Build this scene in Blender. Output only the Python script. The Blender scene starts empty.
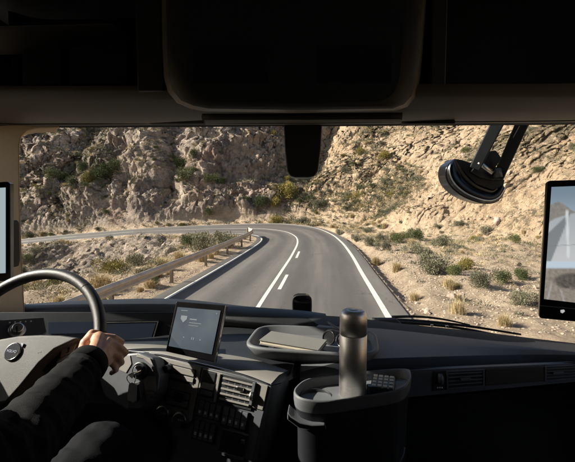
import bpy, bmesh, math, random
import numpy as np
from mathutils import Vector, Matrix
from mathutils.bvhtree import BVHTree
R = math.radians
random.seed(7); rng = np.random.default_rng(11)
C = bpy.context.scene.collection
# ------------------------------------------------------------------ camera
F = 400.0; CX, CY = 287.5, 231.0; PITCH = R(4.0); CAMZ = 2.85
cam_d = bpy.data.cameras.new('camera'); cam = bpy.data.objects.new('camera', cam_d); C.objects.link(cam)
cam.location = (0, 0, CAMZ); cam.rotation_euler = (R(90) - PITCH, 0, 0)
cam_d.sensor_width = 36; cam_d.lens = 36 * F / 575; cam_d.clip_start = 0.02; cam_d.clip_end = 2000
bpy.context.scene.camera = cam
# ------------------------------------------------------------------ light
SUN_EL = 29.0
sun_dir = Vector((-math.cos(R(SUN_EL)) * math.cos(R(9)), math.cos(R(SUN_EL)) * math.sin(R(3)), math.sin(R(SUN_EL))))
w = bpy.data.worlds.new('World'); bpy.context.scene.world = w; w.use_nodes = True
nt = w.node_tree; bg = nt.nodes['Background']; sky = nt.nodes.new('ShaderNodeTexSky'); sky.sky_type = 'NISHITA'
sky.sun_disc = False; sky.sun_elevation = R(SUN_EL); sky.sun_rotation = math.atan2(sun_dir.x, sun_dir.y); sky.dust_density = 1.5
nt.links.new(sky.outputs[0], bg.inputs[0]); bg.inputs[1].default_value = 0.062
sd = bpy.data.lights.new('sun', 'SUN'); sd.energy = 5.0; sd.angle = R(0.53); sd.color = (1.0, 0.915, 0.80)
so = bpy.data.objects.new('sun', sd); C.objects.link(so); so.rotation_euler = sun_dir.to_track_quat('Z', 'Y').to_euler(); so.location = (-30, -5, 30)
vs = bpy.context.scene.view_settings; vs.view_transform = 'Standard'; vs.look = 'None'; vs.gamma = 1; vs.exposure = 1.3
bpy.context.scene.cycles.max_bounces = 8; bpy.context.scene.cycles.transparent_max_bounces = 12

# ------------------------------------------------------------------ pixel ray -> world (used to measure real positions)
FW = Vector((0, math.cos(PITCH), -math.sin(PITCH))); UP = Vector((0, math.sin(PITCH), math.cos(PITCH))); CAM = Vector((0, 0, CAMZ))
def ray(px, py): return FW + Vector((1, 0, 0)) * ((px - CX) / F) + UP * ((CY - py) / F)
def P(px, py, Y):
    d = ray(px, py); return CAM + d * (Y / d.y)
class Plane:
    def __init__(s, a, b, c):
        s.o = a; s.n = (b - a).cross(c - a).normalized()
        if s.n.dot(CAM - a) < 0: s.n = -s.n
    def __call__(s, px, py, out=0.0):
        d = ray(px, py); t = (s.o + s.n * out - CAM).dot(s.n) / d.dot(s.n); return CAM + d * t

# ------------------------------------------------------------------ materials
def nodes_mat(name):
    m = bpy.data.materials.new(name); m.use_nodes = True; return m, m.node_tree, m.node_tree.nodes['Principled BSDF']
def N(t, typ, **kw):
    n = t.nodes.new(typ)
    for k, v in kw.items():
        if k in n.inputs: n.inputs[k].default_value = v
        else: setattr(n, k, v)
    return n
def ramp(t, src, stops):
    r = t.nodes.new('ShaderNodeValToRGB'); e = r.color_ramp.elements
    e[0].position, e[0].color = stops[0][0], (*stops[0][1], 1); e[1].position, e[1].color = stops[-1][0], (*stops[-1][1], 1)
    for p, c in stops[1:-1]: x = e.new(p); x.color = (*c, 1)
    t.links.new(src, r.inputs[0]); return r.outputs[0]
def mixc(t, f, a, b, mode='MIX'):
    m = t.nodes.new('ShaderNodeMix'); m.data_type = 'RGBA'; m.blend_type = mode
    for s, v in ((0, f), (6, a), (7, b)):
        if hasattr(v, 'is_output'): t.links.new(v, m.inputs[s])
        elif s == 0: m.inputs[0].default_value = v
        else: m.inputs[s].default_value = (*v, 1)
    return m.outputs[2]
def math_(t, op, a, b=0.0, c=None):
    m = t.nodes.new('ShaderNodeMath'); m.operation = op
    for i, v in enumerate((a, b) if c is None else (a, b, c)):
        if hasattr(v, 'is_output'): t.links.new(v, m.inputs[i])
        else: m.inputs[i].default_value = v
    return m.outputs[0]
def plain(name, col, rough=0.5, metal=0.0, bump=0.15, scale=900, var=0.15, spec=0.5, dust=0.0):
    m, t, b = nodes_mat(name); tc = N(t, 'ShaderNodeTexCoord')
    n = N(t, 'ShaderNodeTexNoise', Scale=14.0, Detail=5.0); t.links.new(tc.outputs['Object'], n.inputs['Vector'])
    c = mixc(t, n.outputs[0], tuple(x * (1 - var) for x in col), tuple(x * (1 + var) for x in col))
    if dust:
        n3 = N(t, 'ShaderNodeTexNoise', Scale=45.0, Detail=8.0, Roughness=0.75); t.links.new(tc.outputs['Object'], n3.inputs['Vector'])
        c = mixc(t, math_(t, 'MULTIPLY', ramp(t, n3.outputs[0], [(0.5, (0, 0, 0)), (0.75, (1, 1, 1))]), dust), c, (0.30, 0.25, 0.19))
    t.links.new(c, b.inputs['Base Color'])
    n2 = N(t, 'ShaderNodeTexNoise', Scale=float(scale), Detail=3.0); t.links.new(tc.outputs['Object'], n2.inputs['Vector'])
    bp = N(t, 'ShaderNodeBump', Strength=bump, Distance=0.001); t.links.new(n2.outputs[0], bp.inputs['Height']); t.links.new(bp.outputs[0], b.inputs['Normal'])
    r = math_(t, 'ADD', math_(t, 'MULTIPLY', n.outputs[0], 0.2), rough - 0.1); t.links.new(r, b.inputs['Roughness'])
    b.inputs['Metallic'].default_value = metal; b.inputs['Specular IOR Level'].default_value = spec; return m
def emis(name, col, s, base=(0.01, 0.01, 0.01)):
    m, t, b = nodes_mat(name); b.inputs['Base Color'].default_value = (*base, 1); b.inputs['Emission Color'].default_value = (*col, 1)
    b.inputs['Emission Strength'].default_value = s; b.inputs['Roughness'].default_value = 0.25; return m
M = {}
M['black'] = plain('black_plastic', (0.016, 0.0185, 0.0215), 0.42, dust=0.025)
M['gloss'] = plain('gloss_black', (0.006, 0.006, 0.007), 0.2, bump=0.03)
M['rubber'] = plain('black_rubber', (0.012, 0.012, 0.012), 0.7)
M['dash'] = plain('dash_soft_grey', (0.105, 0.112, 0.12), 0.5, bump=0.5, scale=1400, dust=0.05)
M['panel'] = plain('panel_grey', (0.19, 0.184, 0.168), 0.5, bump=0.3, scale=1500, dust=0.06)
M['hub'] = plain('hub_soft_grey', (0.05, 0.051, 0.049), 0.5, spec=0.3, bump=0.5, scale=1300, var=0.25, dust=0.05)
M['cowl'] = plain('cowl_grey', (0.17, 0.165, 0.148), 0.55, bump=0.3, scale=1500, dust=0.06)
M['darkpanel'] = plain('dark_panel', (0.085, 0.092, 0.103), 0.36, bump=0.3, dust=0.03)
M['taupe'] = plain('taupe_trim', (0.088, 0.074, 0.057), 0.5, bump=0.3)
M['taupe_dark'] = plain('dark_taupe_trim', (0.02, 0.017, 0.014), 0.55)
M['beige'] = plain('beige_pillar_fabric', (0.50, 0.37, 0.235), 0.8, bump=0.5, scale=700)
M['metal'] = plain('satin_metal', (0.62, 0.60, 0.56), 0.28, 1.0, bump=0.1)
M['chrome'] = plain('chrome', (0.75, 0.73, 0.70), 0.15, 1.0, bump=0.02)
M['leather'] = plain('wheel_leather', (0.022, 0.022, 0.021), 0.42, bump=0.6, scale=700)
M['fabric'] = plain('black_jacket_cloth', (0.0055, 0.006, 0.007), 0.85, bump=1.0, scale=900, spec=0.12)
M['denim'] = plain('dark_trouser_cloth', (0.006, 0.007, 0.009), 0.9, bump=1.0, scale=800, spec=0.12)
M['paper'] = plain('notebook_paper', (0.62, 0.55, 0.43), 0.8)
M['white'] = plain('white_print', (0.75, 0.75, 0.73), 0.5)
M['lining'] = plain('sleeper_lining', (0.30, 0.32, 0.345), 0.9)
M['seat'] = plain('seat_cloth', (0.03, 0.03, 0.033), 0.9, bump=0.8)
def skin():
    m, t, b = nodes_mat('skin'); tc = N(t, 'ShaderNodeTexCoord')
    n = N(t, 'ShaderNodeTexNoise', Scale=38.0, Detail=6.0); t.links.new(tc.outputs['Object'], n.inputs['Vector'])
    t.links.new(ramp(t, n.outputs[0], [(0.3, (0.40, 0.20, 0.125)), (0.55, (0.54, 0.31, 0.205)), (0.75, (0.60, 0.38, 0.27))]), b.inputs['Base Color'])
    b.inputs['Roughness'].default_value = 0.48; b.inputs['Subsurface Weight'].default_value = 0.12; b.inputs['Subsurface Scale'].default_value = 0.006
    b.inputs['Subsurface Radius'].default_value = (1, 0.35, 0.2)
    v = N(t, 'ShaderNodeTexVoronoi', Scale=420.0); t.links.new(tc.outputs['Object'], v.inputs['Vector'])
    bp = N(t, 'ShaderNodeBump', Strength=0.35, Distance=0.0006); t.links.new(v.outputs[0], bp.inputs['Height'])
    n4 = N(t, 'ShaderNodeTexNoise', Scale=110.0, Detail=4.0); t.links.new(tc.outputs['Object'], n4.inputs['Vector'])
    bp2 = N(t, 'ShaderNodeBump', Strength=0.5, Distance=0.0015); t.links.new(n4.outputs[0], bp2.inputs['Height']); t.links.new(bp.outputs[0], bp2.inputs['Normal'])
    t.links.new(bp2.outputs[0], b.inputs['Normal']); return m
M['skin'] = skin()
def steel():
    m, t, b = nodes_mat('brushed_steel'); tc = N(t, 'ShaderNodeTexCoord'); mp = N(t, 'ShaderNodeMapping'); mp.inputs['Scale'].default_value = (60, 60, 1400)
    t.links.new(tc.outputs['Object'], mp.inputs[0]); n = N(t, 'ShaderNodeTexNoise', Scale=1.0, Detail=4.0); t.links.new(mp.outputs[0], n.inputs['Vector'])
    t.links.new(ramp(t, n.outputs[0], [(0.3, (0.62, 0.59, 0.55)), (0.7, (0.78, 0.75, 0.70))]), b.inputs['Base Color'])
    b.inputs['Metallic'].default_value = 1; b.inputs['Roughness'].default_value = 0.42; b.inputs['Anisotropic'].default_value = 0.5
    bp = N(t, 'ShaderNodeBump', Strength=0.15, Distance=0.0005); t.links.new(n.outputs[0], bp.inputs['Height']); t.links.new(bp.outputs[0], b.inputs['Normal']); return m
M['steel'] = steel()
def glass():
    m = bpy.data.materials.new('windscreen_glass'); m.use_nodes = True; t = m.node_tree; t.nodes.clear()
    o = N(t, 'ShaderNodeOutputMaterial'); mx = N(t, 'ShaderNodeMixShader'); tr = N(t, 'ShaderNodeBsdfTransparent'); gl = N(t, 'ShaderNodeBsdfGlossy')
    tr.inputs[0].default_value = (0.96, 0.975, 0.965, 1); gl.inputs['Roughness'].default_value = 0.02
    fr = N(t, 'ShaderNodeFresnel', IOR=1.3); f = math_(t, 'MINIMUM', fr.outputs[0], 0.1)
    t.links.new(f, mx.inputs[0]); t.links.new(tr.outputs[0], mx.inputs[1]); t.links.new(gl.outputs[0], mx.inputs[2])
    tc = N(t, 'ShaderNodeTexCoord'); v = N(t, 'ShaderNodeTexVoronoi', Scale=70.0); t.links.new(tc.outputs['Object'], v.inputs['Vector']); n = N(t, 'ShaderNodeTexNoise', Scale=9.0, Detail=6.0); t.links.new(tc.outputs['Object'], n.inputs['Vector'])
    sp = math_(t, 'MULTIPLY', math_(t, 'MULTIPLY', math_(t, 'LESS_THAN', v.outputs['Distance'], 0.075), math_(t, 'GREATER_THAN', n.outputs[0], 0.56)), 0.35); du = math_(t, 'ADD', sp, math_(t, 'MULTIPLY', n.outputs[0], 0.006))
    df = N(t, 'ShaderNodeBsdfDiffuse'); df.inputs[0].default_value = (.5, .44, .36, 1); m2 = N(t, 'ShaderNodeMixShader'); t.links.new(du, m2.inputs[0]); t.links.new(mx.outputs[0], m2.inputs[1]); t.links.new(df.outputs[0], m2.inputs[2]); t.links.new(m2.outputs[0], o.inputs[0]); return m
M['glass'] = glass()
def galv():
    m, t, b = nodes_mat('weathered_rail'); tc = N(t, 'ShaderNodeTexCoord')
    n = N(t, 'ShaderNodeTexNoise', Scale=2.2, Detail=8.0, Roughness=0.7); t.links.new(tc.outputs['Object'], n.inputs['Vector'])
    t.links.new(ramp(t, n.outputs[0], [(0.3, (0.42, 0.33, 0.23)), (0.5, (0.58, 0.47, 0.35)), (0.7, (0.66, 0.56, 0.44))]), b.inputs['Base Color'])
    b.inputs['Roughness'].default_value = 0.55; b.inputs['Metallic'].default_value = 0.15; return m
M['rail'] = galv(); M['post'] = plain('rusty_post', (0.16, 0.12, 0.085), 0.8)
def asphalt():
    m, t, b = nodes_mat('asphalt'); tc = N(t, 'ShaderNodeTexCoord'); uv = N(t, 'ShaderNodeUVMap')
    a = N(t, 'ShaderNodeTexNoise', Scale=0.35, Detail=6.0, Roughness=0.6); t.links.new(tc.outputs['Object'], a.inputs['Vector'])
    f = N(t, 'ShaderNodeTexNoise', Scale=38.0, Detail=6.0, Roughness=0.8); t.links.new(tc.outputs['Object'], f.inputs['Vector'])
    c = ramp(t, a.outputs[0], [(0.35, (0.098, 0.089, 0.080)), (0.65, (0.135, 0.124, 0.110))])
    c = mixc(t, 0.55, c, ramp(t, f.outputs[0], [(0.3, (0.05, 0.05, 0.05)), (0.7, (0.22, 0.21, 0.19))]))
    mp = N(t, 'ShaderNodeMapping'); mp.inputs['Scale'].default_value = (9, 0.06, 1); t.links.new(uv.outputs[0], mp.inputs[0])
    s = N(t, 'ShaderNodeTexNoise', Scale=1.0, Detail=5.0, Roughness=0.6); t.links.new(mp.outputs[0], s.inputs['Vector'])
    c = mixc(t, 1.0, c, ramp(t, s.outputs[0], [(0.3, (0.6, 0.6, 0.6)), (0.7, (1.3, 1.28, 1.25))]), 'MULTIPLY')
    # tyre tracks polished into the surface
    w_ = N(t, 'ShaderNodeSeparateXYZ'); t.links.new(uv.outputs[0], w_.inputs[0])
    s2 = math_(t, 'SINE', math_(t, 'MULTIPLY', w_.outputs[0], 25.13))
    c = mixc(t, math_(t, 'MULTIPLY', math_(t, 'ADD', s2, 1.0), 0.3), c, (0.055, 0.052, 0.05))
    v = N(t, 'ShaderNodeTexVoronoi', Scale=0.55, feature='DISTANCE_TO_EDGE'); 
    mp2 = N(t, 'ShaderNodeVectorMath', operation='ADD'); t.links.new(tc.outputs['Object'], mp2.inputs[0])
    dn = N(t, 'ShaderNodeTexNoise', Scale=1.3, Detail=6.0); t.links.new(tc.outputs['Object'], dn.inputs['Vector']); t.links.new(dn.outputs[1], mp2.inputs[1]); t.links.new(mp2.outputs[0], v.inputs['Vector'])
    cr = math_(t, 'MULTIPLY', math_(t, 'LESS_THAN', v.outputs[0], 0.006), math_(t, 'GREATER_THAN', a.outputs[0], 0.52))
    c = mixc(t, math_(t, 'MULTIPLY', cr, 0.45), c, (0.03, 0.03, 0.03))
    t.links.new(c, b.inputs['Base Color']); b.inputs['Roughness'].default_value = 0.8; b.inputs['Specular IOR Level'].default_value = 0.3
    bp = N(t, 'ShaderNodeBump', Strength=0.6, Distance=0.01); t.links.new(f.outputs[0], bp.inputs['Height']); t.links.new(bp.outputs[0], b.inputs['Normal']); return m
M['asphalt'] = asphalt()
def roadpaint():
    m, t, b = nodes_mat('road_paint'); tc = N(t, 'ShaderNodeTexCoord')
    f = N(t, 'ShaderNodeTexNoise', Scale=9.0, Detail=9.0, Roughness=0.8); t.links.new(tc.outputs['Object'], f.inputs['Vector'])
    t.links.new(ramp(t, f.outputs[0], [(0.33, (0.17, 0.16, 0.14)), (0.45, (0.55, 0.52, 0.46)), (0.7, (0.72, 0.69, 0.62))]), b.inputs['Base Color']); b.inputs['Roughness'].default_value = 0.7; return m
M['paint'] = roadpaint()
def terrain_mat():
    m, t, b = nodes_mat('terrain'); tc = N(t, 'ShaderNodeTexCoord'); co = tc.outputs['Object']
    def noise(s, d=6.0, r=0.6, vec=co):
        n = N(t, 'ShaderNodeTexNoise', Scale=s, Detail=d, Roughness=r); t.links.new(vec, n.inputs['Vector']); return n.outputs[0]
    rk = N(t, 'ShaderNodeAttribute', attribute_name='rock').outputs['Fac']; geo = N(t, 'ShaderNodeAttribute', attribute_name='geo').outputs['Fac']
    sand = ramp(t, noise(1.1, 8), [(0.3, (0.34, 0.26, 0.18)), (0.5, (0.48, 0.375, 0.265)), (0.7, (0.58, 0.465, 0.34))])
    sand = mixc(t, 1.0, sand, ramp(t, noise(23, 6, .8), [(0.3, (0.62, 0.6, 0.58)), (0.6, (1.12, 1.12, 1.12))]), 'MULTIPLY')
    tan = ramp(t, noise(0.5, 9, .7), [(0.3, (0.33, 0.225, 0.145)), (0.5, (0.50, 0.37, 0.24)), (0.68, (0.62, 0.49, 0.345))])
    grey = ramp(t, noise(0.33, 9, .72), [(0.3, (0.13, 0.12, 0.125)), (0.42, (0.24, 0.20, 0.18)), (0.54, (0.43, 0.36, 0.295)), (0.7, (0.60, 0.51, 0.42))])
    rust = noise(0.12, 5, .6)
    grey = mixc(t, ramp(t, rust, [(0.55, (0, 0, 0)), (0.72, (0.55, 0.55, 0.55))]), grey, (0.40, 0.235, 0.165))
    rock = mixc(t, geo, grey, tan)
    rock = mixc(t, 1.0, rock, ramp(t, noise(4.5, 8, .8), [(0.3, (0.38, 0.37, 0.36)), (0.47, (0.88, 0.87, 0.86)), (0.7, (1.22, 1.19, 1.15))]), 'MULTIPLY')
    v = N(t, 'ShaderNodeTexVoronoi', Scale=1.7, feature='DISTANCE_TO_EDGE'); wv = N(t, 'ShaderNodeVectorMath', operation='ADD'); dn = N(t, 'ShaderNodeTexNoise', Scale=1.2, Detail=5.0)
    t.links.new(co, dn.inputs['Vector']); t.links.new(co, wv.inputs[0]); t.links.new(dn.outputs[1], wv.inputs[1]); t.links.new(wv.outputs[0], v.inputs['Vector'])
    crack = ramp(t, v.outputs[0], [(0.0, (0.45, 0.43, 0.42)), (0.06, (1, 1, 1))])
    rock = mixc(t, 0.6, rock, mixc(t, 1.0, rock, crack, 'MULTIPLY'))
    c = mixc(t, rk, sand, rock)
    # low dry scrub too fine to model: colour speckle of the living ground cover
    veg = N(t, 'ShaderNodeAttribute', attribute_name='veg').outputs['Fac']
    sp = math_(t, 'GREATER_THAN', noise(2.6, 7, .75), math_(t, 'SUBTRACT', 0.70, math_(t, 'MULTIPLY', veg, 0.27)))
    c = mixc(t, math_(t, 'MULTIPLY', sp, 0.75), c, ramp(t, noise(1.5), [(0.35, (0.04, 0.042, 0.028)), (0.65, (0.13, 0.11, 0.07))]))
    t.links.new(c, b.inputs['Base Color']); b.inputs['Roughness'].default_value = 0.95; b.inputs['Specular IOR Level'].default_value = 0.15
    h = math_(t, 'ADD', math_(t, 'MULTIPLY', noise(3.2, 12, .72), 1.0), math_(t, 'MULTIPLY', v.outputs[0], 0.5))
    bp = N(t, 'ShaderNodeBump', Strength=1.0, Distance=0.34); t.links.new(h, bp.inputs['Height'])
    h2 = noise(16, 6, .75); bp2 = N(t, 'ShaderNodeBump', Strength=0.7, Distance=0.035); t.links.new(h2, bp2.inputs['Height']); t.links.new(bp.outputs[0], bp2.inputs['Normal'])
    t.links.new(bp2.outputs[0], b.inputs['Normal']); return m
M['terrain'] = terrain_mat()
def leafmat(name, a, bcol, cc):
    m, t, b = nodes_mat(name); oi = N(t, 'ShaderNodeObjectInfo'); g = N(t, 'ShaderNodeTexCoord')
    n = N(t, 'ShaderNodeTexNoise', Scale=7.0, Detail=4.0); t.links.new(g.outputs['Object'], n.inputs['Vector'])
    f = math_(t, 'ADD', math_(t, 'MULTIPLY', n.outputs[0], 0.9), math_(t, 'MULTIPLY', oi.outputs['Random'], 0.3))
    t.links.new(ramp(t, f, [(0.35, a), (0.6, bcol), (0.85, cc)]), b.inputs['Base Color']); b.inputs['Roughness'].default_value = 0.8; b.inputs['Specular IOR Level'].default_value = 0.2; return m
M['sage'] = leafmat('sage_leaves', (0.085, 0.088, 0.055), (0.16, 0.155, 0.10), (0.25, 0.235, 0.15))
M['green'] = leafmat('green_leaves', (0.035, 0.05, 0.018), (0.07, 0.085, 0.03), (0.13, 0.14, 0.05))
M['olive'] = leafmat('olive_leaves', (0.10, 0.085, 0.02), (0.19, 0.155, 0.04), (0.29, 0.24, 0.07))
M['straw'] = leafmat('straw_grass', (0.24, 0.18, 0.09), (0.42, 0.32, 0.17), (0.55, 0.45, 0.27))
M['twig'] = plain('twig_bark', (0.13, 0.10, 0.07), 0.9)
def rockmat():
    m, t, b = nodes_mat('boulder_stone'); tc = N(t, 'ShaderNodeTexCoord'); oi = N(t, 'ShaderNodeObjectInfo')
    n = N(t, 'ShaderNodeTexNoise', Scale=3.0, Detail=10.0, Roughness=0.75); t.links.new(tc.outputs['Object'], n.inputs['Vector'])
    c = ramp(t, n.outputs[0], [(0.3, (0.24, 0.18, 0.13)), (0.5, (0.42, 0.33, 0.24)), (0.7, (0.56, 0.46, 0.36))])
    c = mixc(t, math_(t, 'MULTIPLY', oi.outputs['Random'], 0.5), c, (0.25, 0.22, 0.2)); t.links.new(c, b.inputs['Base Color']); b.inputs['Roughness'].default_value = 0.9
    bp = N(t, 'ShaderNodeBump', Strength=0.8, Distance=0.08); t.links.new(n.outputs[0], bp.inputs['Height']); t.links.new(bp.outputs[0], b.inputs['Normal']); return m
M['boulder'] = rockmat()

# ------------------------------------------------------------------ object helpers
BASE = {}
def link(o, parent=None):
    C.objects.link(o)
    if parent is not None:
        o.parent = parent
        if parent.name in BASE: o.location = -BASE[parent.name]
    return o
def meshobj(name, verts, faces, mat, parent=None, smooth=False, bevel=0, seg=2, sub=0):
    me = bpy.data.meshes.new(name); me.from_pydata([tuple(v) for v in verts], [], faces)
    bm = bmesh.new(); bm.from_mesh(me); bmesh.ops.recalc_face_normals(bm, faces=bm.faces); bm.to_mesh(me); bm.free()
    me.materials.append(mat if not isinstance(mat, str) else M[mat])
    if smooth: me.polygons.foreach_set('use_smooth', [True] * len(me.polygons))
    o = bpy.data.objects.new(name, me); link(o, parent)
    if bevel:
        b = o.modifiers.new('bevel', 'BEVEL'); b.width = bevel; b.segments = seg; b.limit_method = 'ANGLE'; b.angle_limit = R(35)
        me.polygons.foreach_set('use_smooth', [True] * len(me.polygons)); b.harden_normals = True
    if sub:
        s = o.modifiers.new('subd', 'SUBSURF'); s.levels = s.render_levels = sub; me.polygons.foreach_set('use_smooth', [True] * len(me.polygons))
    return o
def empty(name, loc):
    o = bpy.data.objects.new(name, None); C.objects.link(o); o.location = loc; o.empty_display_size = 0.1; BASE[o.name] = Vector(loc); return o
def tag(o, label=None, cat=None, group=None, kind=None):
    if label: o['label'] = label
    if cat: o['category'] = cat
    if group: o['group'] = group
    if kind: o['kind'] = kind
    return o
def prism(front, thick):
    """closed solid from polygon points and a thickness vector (or list of per point back points)"""
    n = len(front); back = thick if isinstance(thick, list) else [p + thick for p in front]
    f = [list(range(n)), list(range(2 * n - 1, n - 1, -1))] + [[i, (i + 1) % n, n + (i + 1) % n, n + i] for i in range(n)]
    return list(front) + list(back), f
def grid(rows, closed=False):
    n = len(rows[0]); v = [p for r in rows for p in r]; f = []
    for i in range(len(rows) - 1):
        for j in range(n if closed else n - 1):
            k = (j + 1) % n; f.append([i * n + j, i * n + k, (i + 1) * n + k, (i + 1) * n + j])
    return v, f
def crv(pts, n=8):
    """catmull rom through points"""
    p = [2 * pts[0] - pts[1]] + list(pts) + [2 * pts[-1] - pts[-2]]; out = []
    for i in range(1, len(p) - 2):
        for k in range(n):
            t = k / n; a, b, c, d = p[i - 1], p[i], p[i + 1], p[i + 2]
            out.append(0.5 * ((2 * b) + (c - a) * t + (2 * a - 5 * b + 4 * c - d) * t * t + (3 * b - a - 3 * c + d) * t ** 3))
    out.append(pts[-1]); return out
def tube(path, rad, n=10, closed=False):
    v = []; f = []; m = len(path); prev = None
    for i, p in enumerate(path):
        a = path[(i - 1) % m] if (closed or i > 0) else p; b = path[(i + 1) % m] if (closed or i < m - 1) else p
        t = (b - a).normalized()
        if prev is None: u = t.orthogonal().normalized()
        else: u = (prev - t * prev.dot(t)).normalized()
        prev = u; w_ = t.cross(u); r = rad[i] if isinstance(rad, (list, tuple)) else rad
        for k in range(n): v.append(p + (u * math.cos(2 * math.pi * k / n) + w_ * math.sin(2 * math.pi * k / n)) * r)
    for i in range(m if closed else m - 1):
        for k in range(n):
            j = (i + 1) % m; f.append([i * n + k, i * n + (k + 1) % n, j * n + (k + 1) % n, j * n + k])
    if not closed: f += [list(range(n - 1, -1, -1)), list(range((m - 1) * n, m * n))]
    return v, f
def lathe(prof, o, ax, n=32):
    ax = ax.normalized(); u = ax.orthogonal().normalized(); w_ = ax.cross(u); rows = []
    for r, h in prof: rows.append([o + ax * h + (u * math.cos(2 * math.pi * k / n) + w_ * math.sin(2 * math.pi * k / n)) * max(r, 1e-5) for k in range(n)])
    v, f = grid(rows, True); f += [list(range(n)), list(range((len(prof) - 1) * n, len(prof) * n))]; return v, f
def boxv(c, x, y, z):
    """box from centre and three half vectors"""
    v = [c + x * sx + y * sy + z * sz for sx in (-1, 1) for sy in (-1, 1) for sz in (-1, 1)]
    return v, [[0, 1, 3, 2], [4, 6, 7, 5], [0, 4, 5, 1], [2, 3, 7, 6], [0, 2, 6, 4], [1, 5, 7, 3]]
def join(*vf):
    V = []; Fc = []
    for v, f in vf: k = len(V); V += list(v); Fc += [[i + k for i in q] for q in f]
    return V, Fc
def slab(pl, pts, o0, o1): return prism([pl(x, y, o1) for x, y in pts], [pl(x, y, o1) - pl.n * (o1 - o0) for x, y in pts])

# ------------------------------------------------------------------ numpy noise
def _h(ix, iy, iz, s):
    with np.errstate(over='ignore'):
        h = (ix.astype(np.int64) * 374761393 + iy.astype(np.int64) * 668265263 + iz.astype(np.int64) * 2147483647 + s * 1274126177) & 0xffffffff
        h = ((h ^ (h >> 13)) * 1274126177) & 0xffffffff; h = ((h ^ (h >> 16)) * 2246822519) & 0xffffffff
    return ((h ^ (h >> 15)) & 0xffffff).astype(np.float32) / 16777216.0
def vn(x, y, z, s=0):
    xi, yi, zi = np.floor(x), np.floor(y), np.floor(z); fx, fy, fz = x - xi, y - yi, z - zi
    fx = fx * fx * (3 - 2 * fx); fy = fy * fy * (3 - 2 * fy); fz = fz * fz * (3 - 2 * fz); r = 0
    for a in (0, 1):
        for b in (0, 1):
            for c in (0, 1):
                r = r + _h(xi + a, yi + b, zi + c, s) * (fx if a else 1 - fx) * (fy if b else 1 - fy) * (fz if c else 1 - fz)
    return r * 2 - 1
def fbm(x, y, z, o=4, s=0, g=0.5):
    r = 0; a = 1
    for i in range(o): r = r + a * vn(x * 2 ** i + 17 * i, y * 2 ** i, z * 2 ** i, s + i); a *= g
    return r
def ridge(x, y, z, o=4, s=0):
    r = 0; a = 1
    for i in range(o): r = r + a * (1 - 2 * np.abs(vn(x * 2 ** i + 9 * i, y * 2 ** i, z * 2 ** i, s + i))); a *= 0.5
    return r
def voro(x, y, z, s=0):
    xi, yi, zi = np.floor(x), np.floor(y), np.floor(z); f1 = np.full(x.shape, 9.0); f2 = f1.copy(); cid = f1 * 0
    for a in (-1, 0, 1):
        for b in (-1, 0, 1):
            for c in (-1, 0, 1):
                X, Y_, Z = xi + a, yi + b, zi + c; h1 = _h(X, Y_, Z, s); h2 = _h(X, Y_, Z, s + 5); h3 = _h(X, Y_, Z, s + 9)
                d = (X + h1 - x) ** 2 + (Y_ + h2 - y) ** 2 + (Z + h3 - z) ** 2
                nw = d < f1; f2 = np.where(nw, f1, np.minimum(f2, d)); cid = np.where(nw, h1, cid); f1 = np.where(nw, d, f1)
    return np.sqrt(f1), np.sqrt(f2), cid
def sst(a, b, x): t = np.clip((x - a) / (b - a), 0, 1); return t * t * (3 - 2 * t)

# ------------------------------------------------------------------ road
Lp = [(-9.9,-50,0), (-7.9,-30,0), (-5.6,-10,0), (-4.75,0,0), (-3.70,11,0), (-3.15,16,0), (-2.5,22.3,0), (-2.0,28.8,0), (-2.15,32.6,0), (-2.9,35.3,0), (-4.3,36.9,0), (-6.6,38.2,-.05), (-11,40.5,-.2), (-17,43.2,-.6), (-24,45,-1.25), (-32,48,-2.1), (-42,50.0,-3.1), (-60,52,-5), (-90,56,-8)]
Rp = [(-3.4,-50,0), (-1.5,-30,0), (0.9,-10,0), (1.7,0,0), (2.62,11,0), (3.02,16,0), (3.55,22.3,0), (3.95,29.5,0), (3.85,36.2,.08), (2.7,42,.28), (-.3,46.3,.42), (-3.8,48.2,.34), (-9.8,49.2,.1), (-17,50.6,-.3), (-25,51.8,-.98), (-34.5,54.2,-1.9), (-45,55.6,-3.2), (-62,58,-5), (-92,62,-8)]
Lc = crv([Vector(p) for p in Lp], 24); Rc = crv([Vector(p) for p in Rp], 24)
SN = len(Lc); LA = np.array([tuple(p) for p in Lc]); RA = np.array([tuple(p) for p in Rc])
def lat(i, f):   # point across the carriageway, f=0 left line, 1 right line
    return Lc[i].lerp(Rc[i], f)
def strip(f0, f1, dz, rng_=None, off0=0, off1=0):
    rows = []
    for i in (rng_ or range(SN)):
        d = (Rc[i] - Lc[i]); ln = d.length; d = d / ln
        a = Lc[i] + d * (f0 * ln + off0); b = Lc[i] + d * (f1 * ln + off1)
        rows.append([a + Vector((0, 0, dz)), b + Vector((0, 0, dz))])
    return rows
rd = strip(0, 1, 0.0, None, -0.45, 0.55)
rows = [[a.lerp(b, k / 8) for k in range(9)] for a, b in rd]
v, f = grid(rows); road = meshobj('road', v, f, 'asphalt', smooth=True); tag(road, kind='structure')
uvl = road.data.uv_layers.new(name='UVMap'); S = [0.0]
for i in range(1, SN): S.append(S[-1] + ((Lc[i] + Rc[i]) / 2 - (Lc[i - 1] + Rc[i - 1]) / 2).length)
for lp in road.data.loops: vi = lp.vertex_index; uvl.data[lp.index].uv = ((vi % 9) / 8, S[vi // 9])
def skirt(rows_a):   # asphalt edge thickness
    pass
tag(meshobj('edge_line', *grid(strip(0, 0, .004, None, -.07, .07)), 'paint'), kind='structure')
tag(meshobj('edge_line', *grid(strip(1, 1, .004, None, -.08, .08)), 'paint'), kind='structure')
tag(meshobj('centre_line', *grid(strip(.46, .46, .004, None, -.06, .06)), 'paint'), kind='structure')
dash_n = 0
i = 0
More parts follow.
